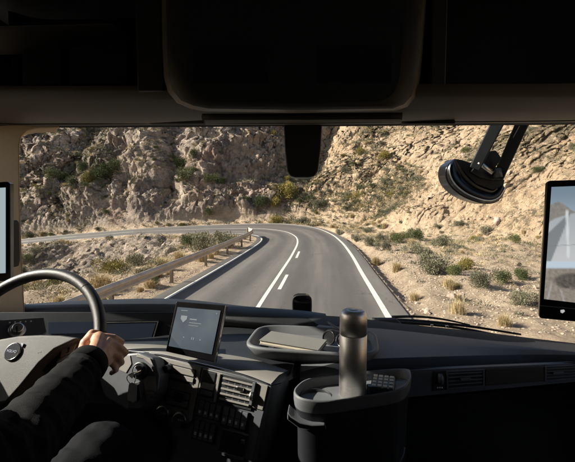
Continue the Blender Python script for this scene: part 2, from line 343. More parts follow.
while i < SN - 1:
    s0 = S[i]; j = i
    while j < SN - 1 and S[j] - s0 < 2.6: j += 1
    if 8 < Lc[i].y + 1.5 < 28 or Lc[i].x < -12: tag(meshobj('lane_dash', *grid(strip(.512, .512, .0045, range(i, j + 1), -.06, .06)), 'paint'), kind='structure')
    i = j
    while i < SN - 1 and S[i] - s0 < 7.6: i += 1

# ------------------------------------------------------------------ terrain
def axis(segs):
    out = [segs[0][0]]
    for a, b, st in segs:
        n = max(1, int(round((b - a) / st))); out += list(np.linspace(a, b, n + 1)[1:])
    return np.array(out)
xs = axis([(-260, -110, 10), (-110, -56, 2.5), (-56, -46, .4), (-46, -6, .15), (-6, 2, .13), (2, 13, .085), (13, 34, .15), (34, 50, .5), (50, 110, 4), (110, 260, 15)])
ys = axis([(-200, -50, 10), (-50, -4, 2.0), (-4, 8, .3), (8, 22, .09), (22, 34, .12), (34, 72, .145), (72, 90, .3), (90, 130, 2), (130, 300, 10)])
GX, GY = np.meshgrid(xs, ys); sh = GX.shape; px = GX.ravel().astype(np.float64); py = GY.ravel()
NV = px.size
dL = np.full(NV, 1e9); dR = dL.copy(); iL = np.zeros(NV, int); iR = iL.copy()
sel = np.arange(0, SN, 1)
for k0 in range(0, NV, 20000):
    s_ = slice(k0, k0 + 20000); X = px[s_, None].astype(np.float32); Y_ = py[s_, None].astype(np.float32)
    for A, d_, i_ in ((LA, dL, iL), (RA, dR, iR)):
        D = (X - A[None, :, 0].astype(np.float32)) ** 2 + (Y_ - A[None, :, 1].astype(np.float32)) ** 2; q = D.argmin(1); i_[s_] = q; d_[s_] = np.sqrt(D[np.arange(len(q)), q])
# inside carriageway test
poly = np.vstack([LA[:, :2], RA[::-1, :2]]); ins = np.zeros(NV, bool)
for k in range(len(poly)):
    x1, y1 = poly[k]; x2, y2 = poly[(k + 1) % len(poly)]
    if y1 == y2: continue
    c_ = ((y1 > py) != (y2 > py)); ins ^= c_ & (px < (x2 - x1) * (py - y1) / (y2 - y1) + x1)
# side by sign relative to the nearest edge's tangent
TL = np.gradient(LA[:, :2], axis=0); TR = np.gradient(RA[:, :2], axis=0)
right = (dR < dL)
e = np.where(ins, 0, np.minimum(dL, dR)); zr = np.where(right, RA[iR, 2], LA[iL, 2])
# outer side: flat apron then rising slope
ry = RA[iR, 1]; rx = RA[iR, 0]
fl = np.interp(ry + np.clip(-rx, 0, None) * 1.5, [0, 12, 20, 29, 36, 42, 47, 55, 80], [15, 13, 9.6, 6.6, 4.2, 2.6, 2.0, 1.6, 1.2])
tn = np.interp(ry + np.clip(-rx, 0, None) * 1.5, [0, 20, 30, 42, 50, 60, 75, 100], [.55, .58, .62, .72, .95, 1.2, 1.35, 1.4])
lw = fbm(px / 16, py / 16, px * 0, 3, 40); lw2 = fbm(px / 6, py / 6, px * 0, 3, 50)
t_ = np.clip(e - fl - 1.5 * lw, 0, None); up = tn * (np.sqrt(t_ ** 2 + .8) - .894) * (1 + .18 * lw) 
up = 46 * (1 - np.exp(-up / 46)) + .03 * np.clip(e - .5, 0, 12) * (1 + lw2)
# gully between the two hillsides, and hollows
def seg_d(ax, ay, bx, by):
    t = np.clip(((px - ax) * (bx - ax) + (py - ay) * (by - ay)) / ((bx - ax) ** 2 + (by - ay) ** 2), 0, 1); return np.hypot(px - ax - t * (bx - ax), py - ay - t * (by - ay))
g1 = seg_d(1.5, 53, 12, 78); up -= (3.6 * np.exp(-(g1 / 2.6) ** 2)) * sst(0, 4, up)
g2 = seg_d(-15.5, 57, -18, 66); up -= (3.0 * np.exp(-(g2 / 1.9) ** 2)) * sst(1, 5, up)
g3 = seg_d(-33, 60, -34, 80); up -= (2.5 * np.exp(-(g3 / 3) ** 2)) * sst(0, 4, up)
b1 = np.exp(-((px + 21) / 6) ** 2) * sst(52, 56, py); up += 2.6 * b1 * sst(2, 8, up)
b2 = np.exp(-((px + 7) / 6) ** 2) * sst(50, 55, py); up += 1.6 * b2 * sst(2, 8, up)
# vegetated ledge on the left hillside
led = np.exp(-((px + 30) / 9) ** 2); up = up - led * 2.6 * sst(5.5, 7.5, up) * (1 - sst(9, 15, up))
# inner side: verge then ravine
cut = 0.9 + np.interp(LA[iL, 1], [0, 30, 40, 60], [1.0, 1.6, .35, .2])
dn = -4.4 * sst(0, 12, e - cut) * (1 + .2 * lw) + .5 * lw2 * sst(1, 4, e - cut)
dn = np.where(px < -2, dn, dn)
z = zr + np.where(right, up, dn)
# blend behind the camera: the hill side falls to gentle ground
slope_zone = sst(.1, 1.3, np.where(right, up, 0)) ; rav = np.where(right, 0, sst(1.2, 4, e - cut))
barePart = 0; geo = sst(-3, 6, px + (py - 50) * -.28 + 2.0 * lw)        # 0 grey crags on the left, 1 pale tan on the right
rock = np.clip(slope_zone * (0.75 + .35 * lw2 + .3 * (1 - geo)) + rav * .8, 0, 1)
z += e.clip(0, 3) / 3 * .10 * fbm(px / 1.3, py / 1.3, px * 0, 4, 60) + sst(.5, 2, e) * .03 * fbm(px * 3, py * 3, px * 0, 3, 62)
# shallow ditch by the right edge
z -= np.where(right & ~ins, .30 * np.exp(-((e - 1.15) / .4) ** 2) * sst(8, 14, py) * (1 - sst(40, 46, py)), 0)
und = ins | (e < .75)
z = np.where(und, zr - .06, z - .06 * (1 - sst(.75, 1.1, e)))
zin = np.where(ins, np.minimum(RA[iR, 2], LA[iL, 2]) - .08, z); z = np.where(ins, zin, z)
# normals then rocky relief along the normal
Z = z.reshape(sh); dzy, dzx = np.gradient(Z, ys, xs); nn = np.sqrt(dzx ** 2 + dzy ** 2 + 1)
nx, ny, nz = (-dzx / nn).ravel(), (-dzy / nn).ravel(), (1 / nn).ravel()
vis = (e > 1.2) & (px > -75) & (px < 60) & (py > 0) & (py < 100)
q = np.where(vis)[0]; x, y, zz = px[q], py[q], z[q]
G = geo[q]; K = slope_zone[q]; KR = rav[q]; near = sst(1.2, 2.5, e[q])
wx = fbm(x / 5, y / 5, zz / 5, 2, 70) * 1.4; wz = fbm(x / 5 + 40, y / 5, zz / 5, 2, 73) * 1.4
r1 = ridge((x + wx) / 7, y / 7, (zz + wz) / 7, 4, 80)
f1, f2, c1 = voro((x + wx) / 2.3, y / 2.3, (zz + wz) / 2.0, 3); e1, e2, c2 = voro((x + wx * .5) / .85, y / .85, (zz + wz * .5) / .75, 8)
h1, h2, c3 = voro((x + wx * .3) / .36, y / .36, (zz + wz * .3) / .33, 21)
# tilted beds that climb to the right
bed = (zz - .50 * x + .15 * y + .9 * wx); b_ = ridge(bed / 1.3, x * 0 + y / 14, x / 16, 3, 90)
bare = sst(9, 15, x - (zz - 2) * .15) * .55
r2 = ridge((x + wx * .6) / 3.4, y / 3.4, (zz + wz * .6) / 4.2, 4, 84); r3 = ridge(x / 1.3, y / 1.3, zz / 1.7, 4, 86); r0 = ridge((x + 2 * wx) / 14, y / 14, (zz + wz) / 17, 2, 88)
bl = (zz + .42 * x + .1 * y + .8 * wx); bd = ridge(bl / 1.7, x * 0 + y / 9, x / 12, 3, 97)
stp = np.floor(bl / 1.1 + .5 * r2); stp = _h(stp, np.floor(x / 5 + wx * .3), np.floor(y / 7), 33) - .5
crk = -np.exp(-((np.abs(vn((zz - .50 * x + .15 * y + .6 * wx) / 2.2, x / 22, y / 16, 99))) / .07) ** 2)
d_ = K * ((1 - G) * (1.5 * r0 + .75 * r1 + .55 * r2 + .32 * r3 + .45 * stp + .3 * bd + .3 * c1 + .4 * (.5 - e1) + .3 * c2 + .34 * (.5 - h1) + .32 * c3 + .2 * ridge(x / .5, y / .5, zz / .6, 2, 87))
          + G * (1.0 * r0 + .28 * (1 - .5 * bare) * r1 + .05 * b_ + .10 * ridge(x / .45, y / .45, zz / .45, 2, 61) + (.36 - .3 * bare) * crk + .26 * r2 * (1 - 1.1 * bare) + .15 * r3 * (1 - .8 * bare) + (1 - bare) * (.12 * (.5 - e1) + .14 * c2) + .08 * (.5 - h1) + .11 * c3))
d_ += KR * (.45 * r1 + .4 * (.45 - f1) + .25 * c1 + .3 * (.5 - e1) + .2 * c2 + .2 * (.5 - h1) + .12 * c3)
d_ += near * (.05 * (.5 - h1) * (rock[q] + .3) + .03 * fbm(x * 2, y * 2, zz * 2, 3, 95))
lim = np.minimum(e[q] - 1.2, 3) / 3
z[q] += d_ * nz[q] * np.maximum(lim, .15); px2 = px.copy(); py2 = py.copy(); px2[q] += d_ * nx[q] * lim * .9; py2[q] += d_ * ny[q] * lim * .9
veg = np.clip(.42 + .7 * lw2 + .35 * (nz - .75) * 2, 0, 1) * np.clip(slope_zone + rav * 1.2, 0, 1)
veg = np.clip(veg + .8 * led * slope_zone * sst(5, 7, z) * (1 - sst(10, 13, z)), 0, 1)
me = bpy.data.meshes.new('terrain'); me.vertices.add(NV); me.vertices.foreach_set('co', np.stack([px2, py2, z], 1).ravel().astype(np.float32))
ny_, nx_ = sh; a = (np.arange(ny_ - 1)[:, None] * nx_ + np.arange(nx_ - 1)[None, :]).ravel(); quads = np.stack([a, a + 1, a + nx_ + 1, a + nx_], 1).astype(np.int32)
nf = len(quads); me.loops.add(nf * 4); me.loops.foreach_set('vertex_index', quads.ravel()); me.polygons.add(nf)
me.polygons.foreach_set('loop_start', np.arange(0, nf * 4, 4, dtype=np.int32)); me.polygons.foreach_set('loop_total', np.full(nf, 4, np.int32)); me.polygons.foreach_set('use_smooth', np.ones(nf, bool))
me.update(); me.materials.append(M['terrain'])
for nm, arr in (('rock', rock), ('geo', geo), ('veg', veg)): at = me.attributes.new(nm, 'FLOAT', 'POINT'); at.data.foreach_set('value', arr.astype(np.float32))
terr = bpy.data.objects.new('terrain', me); C.objects.link(terr); tag(terr, kind='structure')
# ray casting on the terrain grid
Tv = np.stack([px2, py2, z], 1)
cx0, cx1 = np.searchsorted(xs, -60), np.searchsorted(xs, 45); cy0, cy1 = np.searchsorted(ys, 0), np.searchsorted(ys, 95)
J, I = np.meshgrid(np.arange(cx0, cx1, 2), np.arange(cy0, cy1, 2)); sub_ = (I * nx_ + J)
sv = Tv[sub_.ravel()]; a = (np.arange(sub_.shape[0] - 1)[:, None] * sub_.shape[1] + np.arange(sub_.shape[1] - 1)[None, :]).ravel(); w2 = sub_.shape[1]
bvh = BVHTree.FromPolygons(sv.tolist(), np.stack([a, a + 1, a + w2 + 1, a + w2], 1).tolist())
def hit(px_, py_):
    h = bvh.ray_cast(CAM, ray(px_, py_).normalized()); return h[0], h[1]
def down(x, y):
    h = bvh.ray_cast(Vector((x, y, 90)), Vector((0, 0, -1))); return h[0], h[1]

# ------------------------------------------------------------------ guardrail
gp = []
for i in range(SN):
    d = (Lc[i] - Rc[i]); d.z = 0; d.normalize(); o = .80 if Lc[i].y < 33 and Lc[i].x > -6 else .95
    gp.append(Lc[i] + d * o)
def resample(pts, step):
    out = [pts[0].copy()]; acc = 0
    for a, b in zip(pts, pts[1:]):
        L = (b - a).length; t = step - acc
        while t < L: out.append(a.lerp(b, t / L)); t += step
        acc = (acc + L) % step if L >= step - acc else acc + L
    return out
gp = [p for p in gp if p.y > -14 and p.x > (-9.5 if p.y < 30 else -4.05)]; gr = resample(gp, .5)
rail = empty('guardrail', gr[0]); tag(rail, 'weathered tan steel guardrail curving along the inner edge of the road', 'guardrail')
prof = [(0, .45), (.0, .47), (.075, .50), (.075, .53), (0, .58), (0, .605), (.075, .655), (.075, .71), (0, .765), (-.015, .765), (-.015, .45)]
for k in range(0, len(gr) - 8, 8):
    rows = []
    for q_ in range(k, k + 9):
        a, b = gr[max(0, q_ - 1)], gr[min(len(gr) - 1, q_ + 1)]; t = (b - a).normalized(); n = Vector((t.y, -t.x, 0)).normalized()
        pp = gr[q_] - t * (.0 if q_ > k else .06); rows.append([pp + n * pr[0] + Vector((0, 0, pr[1] + (k // 8 % 2) * .004)) for pr in prof])
    meshobj('rail_beam', *grid(rows, True), 'rail', rail, smooth=False)
for k in range(0, len(gr), 8):
    a, b = gr[max(0, k - 1)], gr[min(len(gr) - 1, k + 1)]; t = (b - a).normalized(); n = Vector((t.y, -t.x, 0)).normalized()
    c_ = gr[k] - n * .075 + Vector((0, 0, .16)); meshobj('post', *boxv(c_, t * .045, n * .05, Vector((0, 0, .54))), 'post', rail)
    for zz_ in (.53,): meshobj('bolt', *lathe([(.018, 0), (.018, .02), (0.008, .028)], gr[k] + n * .0 + Vector((0, 0, .62)), n, 8), 'metal', rail)

# ------------------------------------------------------------------ vegetation
def shrub_mesh(name, mat, nl, leaf, seed, flat=.75, spiky=0, stems=14):
    r_ = random.Random(seed); V = []; Fc = []; mi = []
    lobes = [(Vector((r_.uniform(-.6, .6), r_.uniform(-.6, .6), r_.uniform(.25, .75) * flat)), r_.uniform(.28, .5)) for _ in range(11)]
    for k in range(nl):
        c_, rr = r_.choice(lobes); d = Vector((r_.gauss(0, 1), r_.gauss(0, 1), r_.gauss(0, 1) + .2)).normalized()
        p = c_ + d * rr * (r_.random() ** .33) * r_.uniform(.85, 1.12); p.z = max(p.z * (1 if p.z > 0 else .2), .01)
        ax = (d + Vector((r_.gauss(0, .6), r_.gauss(0, .6), r_.gauss(0, .6) + .4))).normalized(); s = leaf * r_.uniform(.5, 1.4); b = ax.orthogonal().normalized(); b.rotate(Matrix.Rotation(r_.uniform(0, 6.28), 3, ax))
        i0 = len(V); w_ = s * .42; V += [p - b * w_, p + b * w_, p + ax * s * (1.6 + spiky)]; Fc.append([i0, i0 + 1, i0 + 2]); mi.append(0)
    for k in range(stems):
        c_, rr = r_.choice(lobes); q_ = c_ * r_.uniform(.7, 1.25); i0 = len(V); a = Vector((0, 0, -.1)); s = Vector((.012, 0, 0)); s2 = Vector((0, .012, 0)); m_ = q_ * .5 + Vector((r_.gauss(0, .08), r_.gauss(0, .08), -.02))
        V += [a - s, a + s, a + s2, m_ - s * .7, m_ + s * .7, m_ + s2 * .7, q_]; Fc += [[i0, i0 + 1, i0 + 4, i0 + 3], [i0 + 1, i0 + 2, i0 + 5, i0 + 4], [i0 + 2, i0, i0 + 3, i0 + 5], [i0 + 3, i0 + 4, i0 + 6], [i0 + 4, i0 + 5, i0 + 6], [i0 + 5, i0 + 3, i0 + 6]]; mi += [1] * 6
    m_ = bpy.data.meshes.new(name); m_.from_pydata([tuple(v) for v in V], [], Fc); m_.materials.append(M[mat]); m_.materials.append(M['twig']); m_.polygons.foreach_set('material_index', mi); return m_
def tuft_mesh(name, mat, nb, seed, spread=1.15):
    r_ = random.Random(seed); V = []; Fc = []
    for k in range(nb):
        a = r_.uniform(0, 6.28); ln = r_.uniform(.3, 1.0); o = Vector((r_.gauss(0, .2), r_.gauss(0, .2), -.03)); d = Vector((math.cos(a), math.sin(a), 0)); sp_ = r_.uniform(.05, spread); w_ = Vector((-d.y, d.x, 0)) * .007; i0 = len(V)
        m_ = o + d * sp_ * .35 * ln + Vector((0, 0, .62 * ln)); tp = o + d * sp_ * ln + Vector((0, 0, ln * (1 - .35 * sp_)))
        V += [o - w_, o + w_, m_ + w_, m_ - w_, tp]; Fc += [[i0, i0 + 1, i0 + 2, i0 + 3], [i0 + 3, i0 + 2, i0 + 4]]
    m_ = bpy.data.meshes.new(name); m_.from_pydata([tuple(v) for v in V], [], Fc); m_.materials.append(M[mat]); return m_
SH = {'sage': [shrub_mesh('sage_shrub', 'sage', 4200, .045, s, stems=30) for s in (1, 2, 3)], 'green': [shrub_mesh('green_shrub', 'green', 4200, .045, s) for s in (4, 5, 6)],
      'olive': [shrub_mesh('olive_shrub', 'olive', 3200, .042, s, spiky=.6) for s in (7, 8)], 'straw': [tuft_mesh('grass_tuft', 'straw', 900, s) for s in (9, 10, 11)]}
COLN = {'sage': 'grey-green', 'green': 'dark green', 'olive': 'olive yellow', 'straw': 'straw-coloured'}
def plant(kind, loc, s, label, group=None, hs=None):
    nm = 'grass_tuft' if kind == 'straw' else 'desert_shrub'; o = bpy.data.objects.new(nm, random.choice(SH[kind])); C.objects.link(o)
    o.location = loc; hs = hs or random.uniform(.9, 1.35); o.scale = (s * random.uniform(.85, 1.2), s, s * hs); o.rotation_euler = (random.uniform(-.1, .1), random.uniform(-.1, .1), random.uniform(0, 6.28))
    tag(o, label, 'grass tuft' if kind == 'straw' else 'shrub', group); return o
key = [('sage', 412, 250, 9, 'grey-green shrub highest of the row on the sandy apron right of the road'), ('sage', 436, 268, 17, 'largest grey-green shrub on the sand right of the road, below the hanging mirror'),
       ('sage', 425, 256, 10, 'rounded grey-green shrub just behind the largest shrub on the sand'), ('sage', 478, 282, 13, 'rounded grey-green shrub left of the dark brush on the sand'),
       ('olive', 467, 266, 10, 'olive yellow bush at the foot of the bare pale slope'), ('green', 502, 279, 10, 'dark brush at the slope foot between the rounded shrub and the right monitor'),
       ('green', 520, 276, 9, 'dark brush on the slope foot close beside the right monitor'), ('green', 452, 272, 9, 'dark low shrub in the shade of the largest sage shrub'),
       ('sage', 527, 300, 13, 'pale twiggy shrub on the sand beside the right monitor'), ('straw', 452, 287, 7, 'small dry tuft on open sand left of the bean-sized green cushion'),
       ('olive', 457, 286, 3.5, 'tiny yellow-green cushion plant on open sand'), ('straw', 458, 309, 13, 'large pale tuft on the sand above the wiper blades'), ('straw', 459, 298, 6, 'middle dry tuft in the row on the open sand'),
       ('straw', 415, 298, 9, 'dry tuft at the top of the stony bank right of the road'), ('straw', 505, 322, 12, 'sparse dry tuft close above the wiper tip'), ('straw', 397, 268, 9, 'dry bleached grass clump at the edge of the roadside ditch'),
       ('straw', 376, 262, 9, 'bleached grass clump between the ditch and the right edge line'), ('sage', 372, 243, 8, 'grey-green shrub nearest the outer edge of the bend'), ('sage', 383, 247, 8, 'second grey-green shrub from the bend on the right verge'),
       ('sage', 357, 239, 6, 'small grey shrub on the outer verge of the bend'), ('green', 398, 240, 8, 'dark shrub on the slope behind the verge shrubs'), ('green', 415, 236, 9, 'broad dark shrub at the base of the tan slope'),
       ('sage', 441, 243, 9, 'grey shrub at the foot of the bare slope above the largest shrub'), ('sage', 340, 233, 4.5, 'little grey shrub beside the outer line of the bend'), ('olive', 277, 221, 7, 'yellow-green bush centred behind the apex of the bend'),
       ('sage', 205, 246, 15, 'big grey-green bush behind the guardrail, left one of the pair'), ('sage', 226, 243, 14, 'big grey-green bush behind the guardrail at the bend'), ('green', 191, 243, 11, 'dark green part-hidden bush left of the big roadside bush'),
       ('straw', 163, 266, 13, 'large bleached grass clump behind the guardrail'), ('straw', 150, 272, 12, 'bleached grass clump at the lower left of the big one behind the guardrail'), ('straw', 180, 258, 9, 'bleached grass clump under the big bush behind the guardrail'),
       ('straw', 215, 252, 8, 'dry grass clump right under the big bush by the guardrail'), ('green', 155, 283, 7, 'low dark shrub right behind the guardrail beam'), ('sage', 137, 262, 10, 'grey shrub in the ravine left of the bleached grass'),
       ('green', 52, 176, 8, 'yellow-lit green bush at the left end of the ledge on the left crag'), ('green', 62, 178, 7, 'second green bush from the left on the crag ledge'), ('green', 72, 184, 8, 'green bush lowest on the crag ledge'),
       ('green', 82, 168, 7, 'small green bush up on the back of the crag ledge'), ('green', 99, 176, 9, 'dark green bush in the middle of the crag ledge'), ('green', 110, 172, 10, 'largest green bush on the crag ledge'), ('green', 118, 166, 8, 'rightmost green bush on the crag ledge'), ('olive', 88, 180, 7, 'olive bush in the middle of the crag ledge'),
       ('green', 183, 165, 9, 'dark bush in the hollow of the crag'), ('green', 187, 176, 10, 'dark bush lowest in the hollow of the crag'), ('green', 193, 155, 7, 'bush growing at the top of the crag hollow'), ('green', 212, 180, 7, 'dark green bush right of the crag hollow'), ('green', 222, 182, 5, 'small green bush second right of the crag hollow'),
       ('green', 210, 212, 6, 'green bush low on the crag above the far road'), ('green', 262, 203, 8, 'dark green bush left of the gully mouth'), ('olive', 285, 192, 12, 'wide olive bush directly under the windscreen camera housing'), ('olive', 277, 203, 8, 'olive bush below the wide one near the gully'), ('sage', 318, 205, 7, 'grey bush in the gully mouth'),
       ('olive', 385, 156, 6, 'yellow-green bush high on the right slope'), ('olive', 362, 152, 6, 'olive bush on the upper right slope beside the gully'), ('olive', 273, 134, 5, 'yellow bush just left of the camera housing')]
for kd, a, b, r_, lb in key:
    p, n = hit(a, b + r_ * .35)
    if p is None: continue
    s = 1.12 * r_ * p.y / F; plant(kd, p - Vector((0, 0, .08 * s)), s, lb, hs=1.35)
for q_ in range(46):
    gi = random.randrange(20, len(gr) - 4); a_ = gr[gi]; d_2 = random.uniform(.35, 2.4) ; nn_ = (gr[gi + 1] - gr[gi - 1]).normalized()
    p, n = down(a_.x - nn_.y * d_2, a_.y + nn_.x * d_2)
    if p is None or a_.y < 6: continue
    kd = random.choice(['straw', 'straw', 'straw', 'sage']); plant(kd, p - Vector((0, 0, .03)), random.uniform(.25, .55), '%s %s packed close behind the guardrail beam' % (COLN[kd], 'grass tuft' if kd == 'straw' else 'shrub'), '%s packed behind the guardrail' % ('grass tufts' if kd == 'straw' else 'shrubs'))
zones = [('on the crags left of the gully', 'scrub on the left crags'), ('on the tan slope right of the gully', 'scrub on the right slope'), ('on the bank below the far road', 'scrub in the ravine'), ('on the sandy ground right of the road', 'scrub on the sandy apron')]
def where(x, y, zn):
    if zn == 0: return ['on the lower crag foot by the far road', 'on the middle of the crags left of the gully', 'high on the crags left of the gully'][0 if y < 53.5 else 1 if y < 61 else 2]
    if zn == 1: return ['on the stony foot of the tan slope', 'on the middle of the tan slope', 'high on the tan slope'][0 if x * .5 + y < 52 else 1 if x * .5 + y < 66 else 2] + (' near the gully' if x - (y - 50) * .42 < 7 else ' far right of the gully')
    if zn == 2: return 'on the bank below the far road' if y > 34 else ('in the ravine behind the near guardrail' if y < 20 else 'in the ravine behind the mid guardrail')
    return 'on the sandy ground ' + ('close to the truck' if y < 17 else 'amid the sandy apron' if y < 27 else 'by the foot of the right slope')
def zone(x, y, up_):
    if x < -2 and y < 47 and x < -1.6 - .0 * y: return 2
    if x > 4 and up_ < 1.2: return 3
    return 1 if x > (y - 50) * .42 else 0
vv = z; cnt = {'sage': 0, 'green': 0, 'olive': 0, 'straw': 0}; lim_ = {'sage': 150, 'green': 110, 'olive': 60, 'straw': 120}; tries = 0
small = []
while tries < 32000:
    tries += 1
    if random.random() < .12: x_ = random.uniform(-2, 14); y_ = random.uniform(38, 58)
    elif random.random() < .16: x_ = random.uniform(-44, -16); y_ = random.uniform(54, 72)
    elif random.random() < .27: x_ = random.uniform(4.5, 22); y_ = random.uniform(9, 45)
    elif random.random() < .5: x_ = random.uniform(-36, -5.5); y_ = random.uniform(10, 47)
    else: x_ = random.uniform(-46, 34); y_ = random.uniform(44, 74)
    a = np.searchsorted(xs, x_); b = np.searchsorted(ys, y_); k = b * nx_ + a
    if e[k] < ((1.6 if y_ < 44 else 1.0) if right[k] else (1.9 if y_ < 36 else 3.2)): continue
    dens = .35 + .65 * sst(-.2, .5, np.array(lw2[k])); dens = max(dens, .9 * float(1 - sst(6, 10, e[k])) * (1 if right[k] and 30 < y_ else 0));
    if zone(x_, y_, up[k] if right[k] else 0) == 3: dens *= (.35 + .5 * sst(2, 8, np.array(e[k]))) * (.4 + 1.1 * float(sst(17, 24, y_)))
    if zone(x_, y_, up[k] if right[k] else 0) == 1 and x_ > 12: dens *= .35
    if random.random() > dens or nz[k] < .45: continue
    p, n = down(x_, y_)
    if p is None: continue
    zn = zone(x_, y_, up[k] if right[k] else 0)
    kd = random.choices(['sage', 'green', 'olive', 'straw'], [[2, 5, 2, 1.5], [4, 3, 2, 2], [3, 2, 1, 5], [3, .5, .5, 5]][zn])[0]
    s = random.uniform(.25, .8) ** 1.0 * (.8 if zn < 2 else 1) * (1.15 if zn == 0 else 1) * (.7 if zn == 3 else 1)
    if cnt[kd] < lim_[kd] and tries < 3600:
        cnt[kd] += 1; plant(kd, p - Vector((0, 0, .1 * s)), s, '%s %s %s' % (COLN[kd], 'grass tuft' if kd == 'straw' else 'shrub', where(x_, y_, zn)), '%s %s' % (COLN[kd] + (' tufts' if kd == 'straw' else ' shrubs'), where(x_, y_, zn)))
    else: small.append((p, random.uniform(.14, .46) * (.6 if zn == 3 else 1), kd))
# uncountable low scrub, one object per kind
def small_stuff(kinds, name, mat, label):
    V = []; Fc = []; r_ = random.Random(5)
    for p, s, kd in small:
        if kd not in kinds: continue
        for q_ in range(64):
            d = Vector((r_.gauss(0, 1), r_.gauss(0, 1), abs(r_.gauss(0, .8)))).normalized(); c_ = p + Vector((d.x * s, d.y * s, d.z * s * .8)) * r_.random() ** .4
            ax = (d + Vector((0, 0, .6))).normalized(); b = ax.orthogonal().normalized(); b.rotate(Matrix.Rotation(r_.uniform(0, 6.28), 3, ax)); l = min(s * r_.uniform(.22, .5), r_.uniform(.035, .075) * (1 if p.y < 40 else 1.9)) * (.8 if kd != 'straw' else 1.3); i0 = len(V)
            wd = .34 if kd != 'straw' else .045; V += [c_ - b * l * wd, c_ + b * l * wd, c_ + ax * l * 1.3]; Fc.append([i0, i0 + 1, i0 + 2])
    me_ = bpy.data.meshes.new(name); me_.from_pydata([tuple(v) for v in V], [], Fc); me_.materials.append(M[mat]); o = bpy.data.objects.new(name, me_); C.objects.link(o); tag(o, label, 'scrub', None, 'stuff')
small_stuff(('sage', 'green'), 'low_scrub', 'sage', 'low grey-green scrub speckling the hillsides and banks')
small_stuff(('olive', 'straw'), 'dry_ground_cover', 'straw', 'low straw-coloured dry plants speckling the hillsides and sand')
# boulders and stones
def rock_mesh(seed, sub=3):
    bm = bmesh.new(); bmesh.ops.create_icosphere(bm, subdivisions=sub, radius=1); r_ = random.Random(seed)
    cuts = [(Vector((r_.gauss(0, 1), r_.gauss(0, 1), r_.gauss(0, 1))).normalized(), r_.uniform(.45, .85)) for _ in range(11)]
    for v_ in bm.verts:
        for n_, d in cuts:
            k = v_.co.dot(n_) - d
            if k > 0: v_.co -= n_ * k
        v_.co *= 1 + .06 * math.sin(v_.co.x * 9 + seed) * math.cos(v_.co.y * 8 + v_.co.z * 7)
    m_ = bpy.data.meshes.new('boulder'); bm.to_mesh(m_); bm.free(); m_.materials.append(M['boulder']); return m_
RM = [rock_mesh(s) for s in range(5)]
kr = [(93, 278, 7, 'pale split boulder on the bank seen through the steering wheel'), (99, 285, 5, 'smaller pale boulder just below the split one on the bank'), (410, 262, 3, 'stone on the lip of the roadside ditch'), (486, 307, 2.5, 'small stone on the open sand near the two dead stems'), (70, 262, 4, 'boulder on the bank below the far road, left part')]
for a, b, r_, lb in kr:
    p, n = hit(a, b)
    if p: o = bpy.data.objects.new('boulder', random.choice(RM)); C.objects.link(o); s = r_ * p.y / F; o.location = p; o.scale = (s, s * .8, s * .8); o.rotation_euler = (random.random(), random.random(), random.random() * 6); tag(o, lb, 'boulder')
n_b = 0; stones = []
for q_ in range(9000):
    if q_ % 3 == 0: x_ = random.uniform(3.5, 18); y_ = random.uniform(9, 40)
    elif q_ % 3 == 1: x_ = random.uniform(-36, -4.5); y_ = random.uniform(8, 47)
    else: x_ = random.uniform(-44, 30); y_ = random.uniform(46, 70)
    k = np.searchsorted(ys, y_) * nx_ + np.searchsorted(xs, x_)
    if e[k] < 1.2: continue
    p, n = down(x_, y_)
    if p is None: continue
    zn = zone(x_, y_, up[k] if right[k] else 0)
    if n_b < 150 and q_ < 600 and e[k] > 1.8:
        n_b += 1; s = random.uniform(.14, .45) * (.5 if zn == 3 else 1); o = bpy.data.objects.new('boulder', random.choice(RM)); C.objects.link(o); o.location = p; o.scale = (s, s * random.uniform(.7, 1), s * random.uniform(.5, .9)); o.rotation_euler = (random.random() * 6, random.random(), random.random() * 6)
        tag(o, 'angular tan boulder ' + where(x_, y_, zn), 'boulder', 'loose boulders ' + where(x_, y_, zn))
    else: stones.append((p, random.uniform(.03, .13) * (.45 if zn == 3 else 1)))
for q_ in range(5000):   # gravel of the verges close to the truck
    x_ = random.uniform(3.2, 9) if q_ % 3 else random.uniform(-6.5, -3.6); y_ = random.uniform(8, 26); k = np.searchsorted(ys, y_) * nx_ + np.searchsorted(xs, x_)
    if ins[k] or e[k] < .6: continue
    p, n = down(x_, y_); stones.append((p, random.uniform(.012, .05)))
V = []; Fc = []; r_ = random.Random(3)
ico = bmesh.new(); bmesh.ops.create_icosphere(ico, subdivisions=1, radius=1); iv = [v_.co.copy() for v_ in ico.verts]; fi = [[v_.index for v_ in f_.verts] for f_ in ico.faces]; ico.free()
for p, s in stones:
    i0 = len(V); m3 = Matrix.Rotation(r_.uniform(0, 6), 3, 'Z') @ Matrix.Rotation(r_.uniform(0, 3), 3, 'X'); sx, sy, sz = s * r_.uniform(.7, 1.3), s * r_.uniform(.6, 1.1), s * r_.uniform(.4, .8)
    for v_ in iv: u = m3 @ (v_ * r_.uniform(.8, 1.15)); V.append((p.x + u.x * sx, p.y + u.y * sy, p.z + u.z * sz))
    Fc += [[i + i0 for i in q2] for q2 in fi]
me_ = bpy.data.meshes.new('stones'); me_.from_pydata(V, [], Fc); me_.materials.append(M['boulder']); o = bpy.data.objects.new('loose_stones', me_); C.objects.link(o); tag(o, 'small loose stones and gravel strewn on the verges and slopes', 'stones', None, 'stuff')

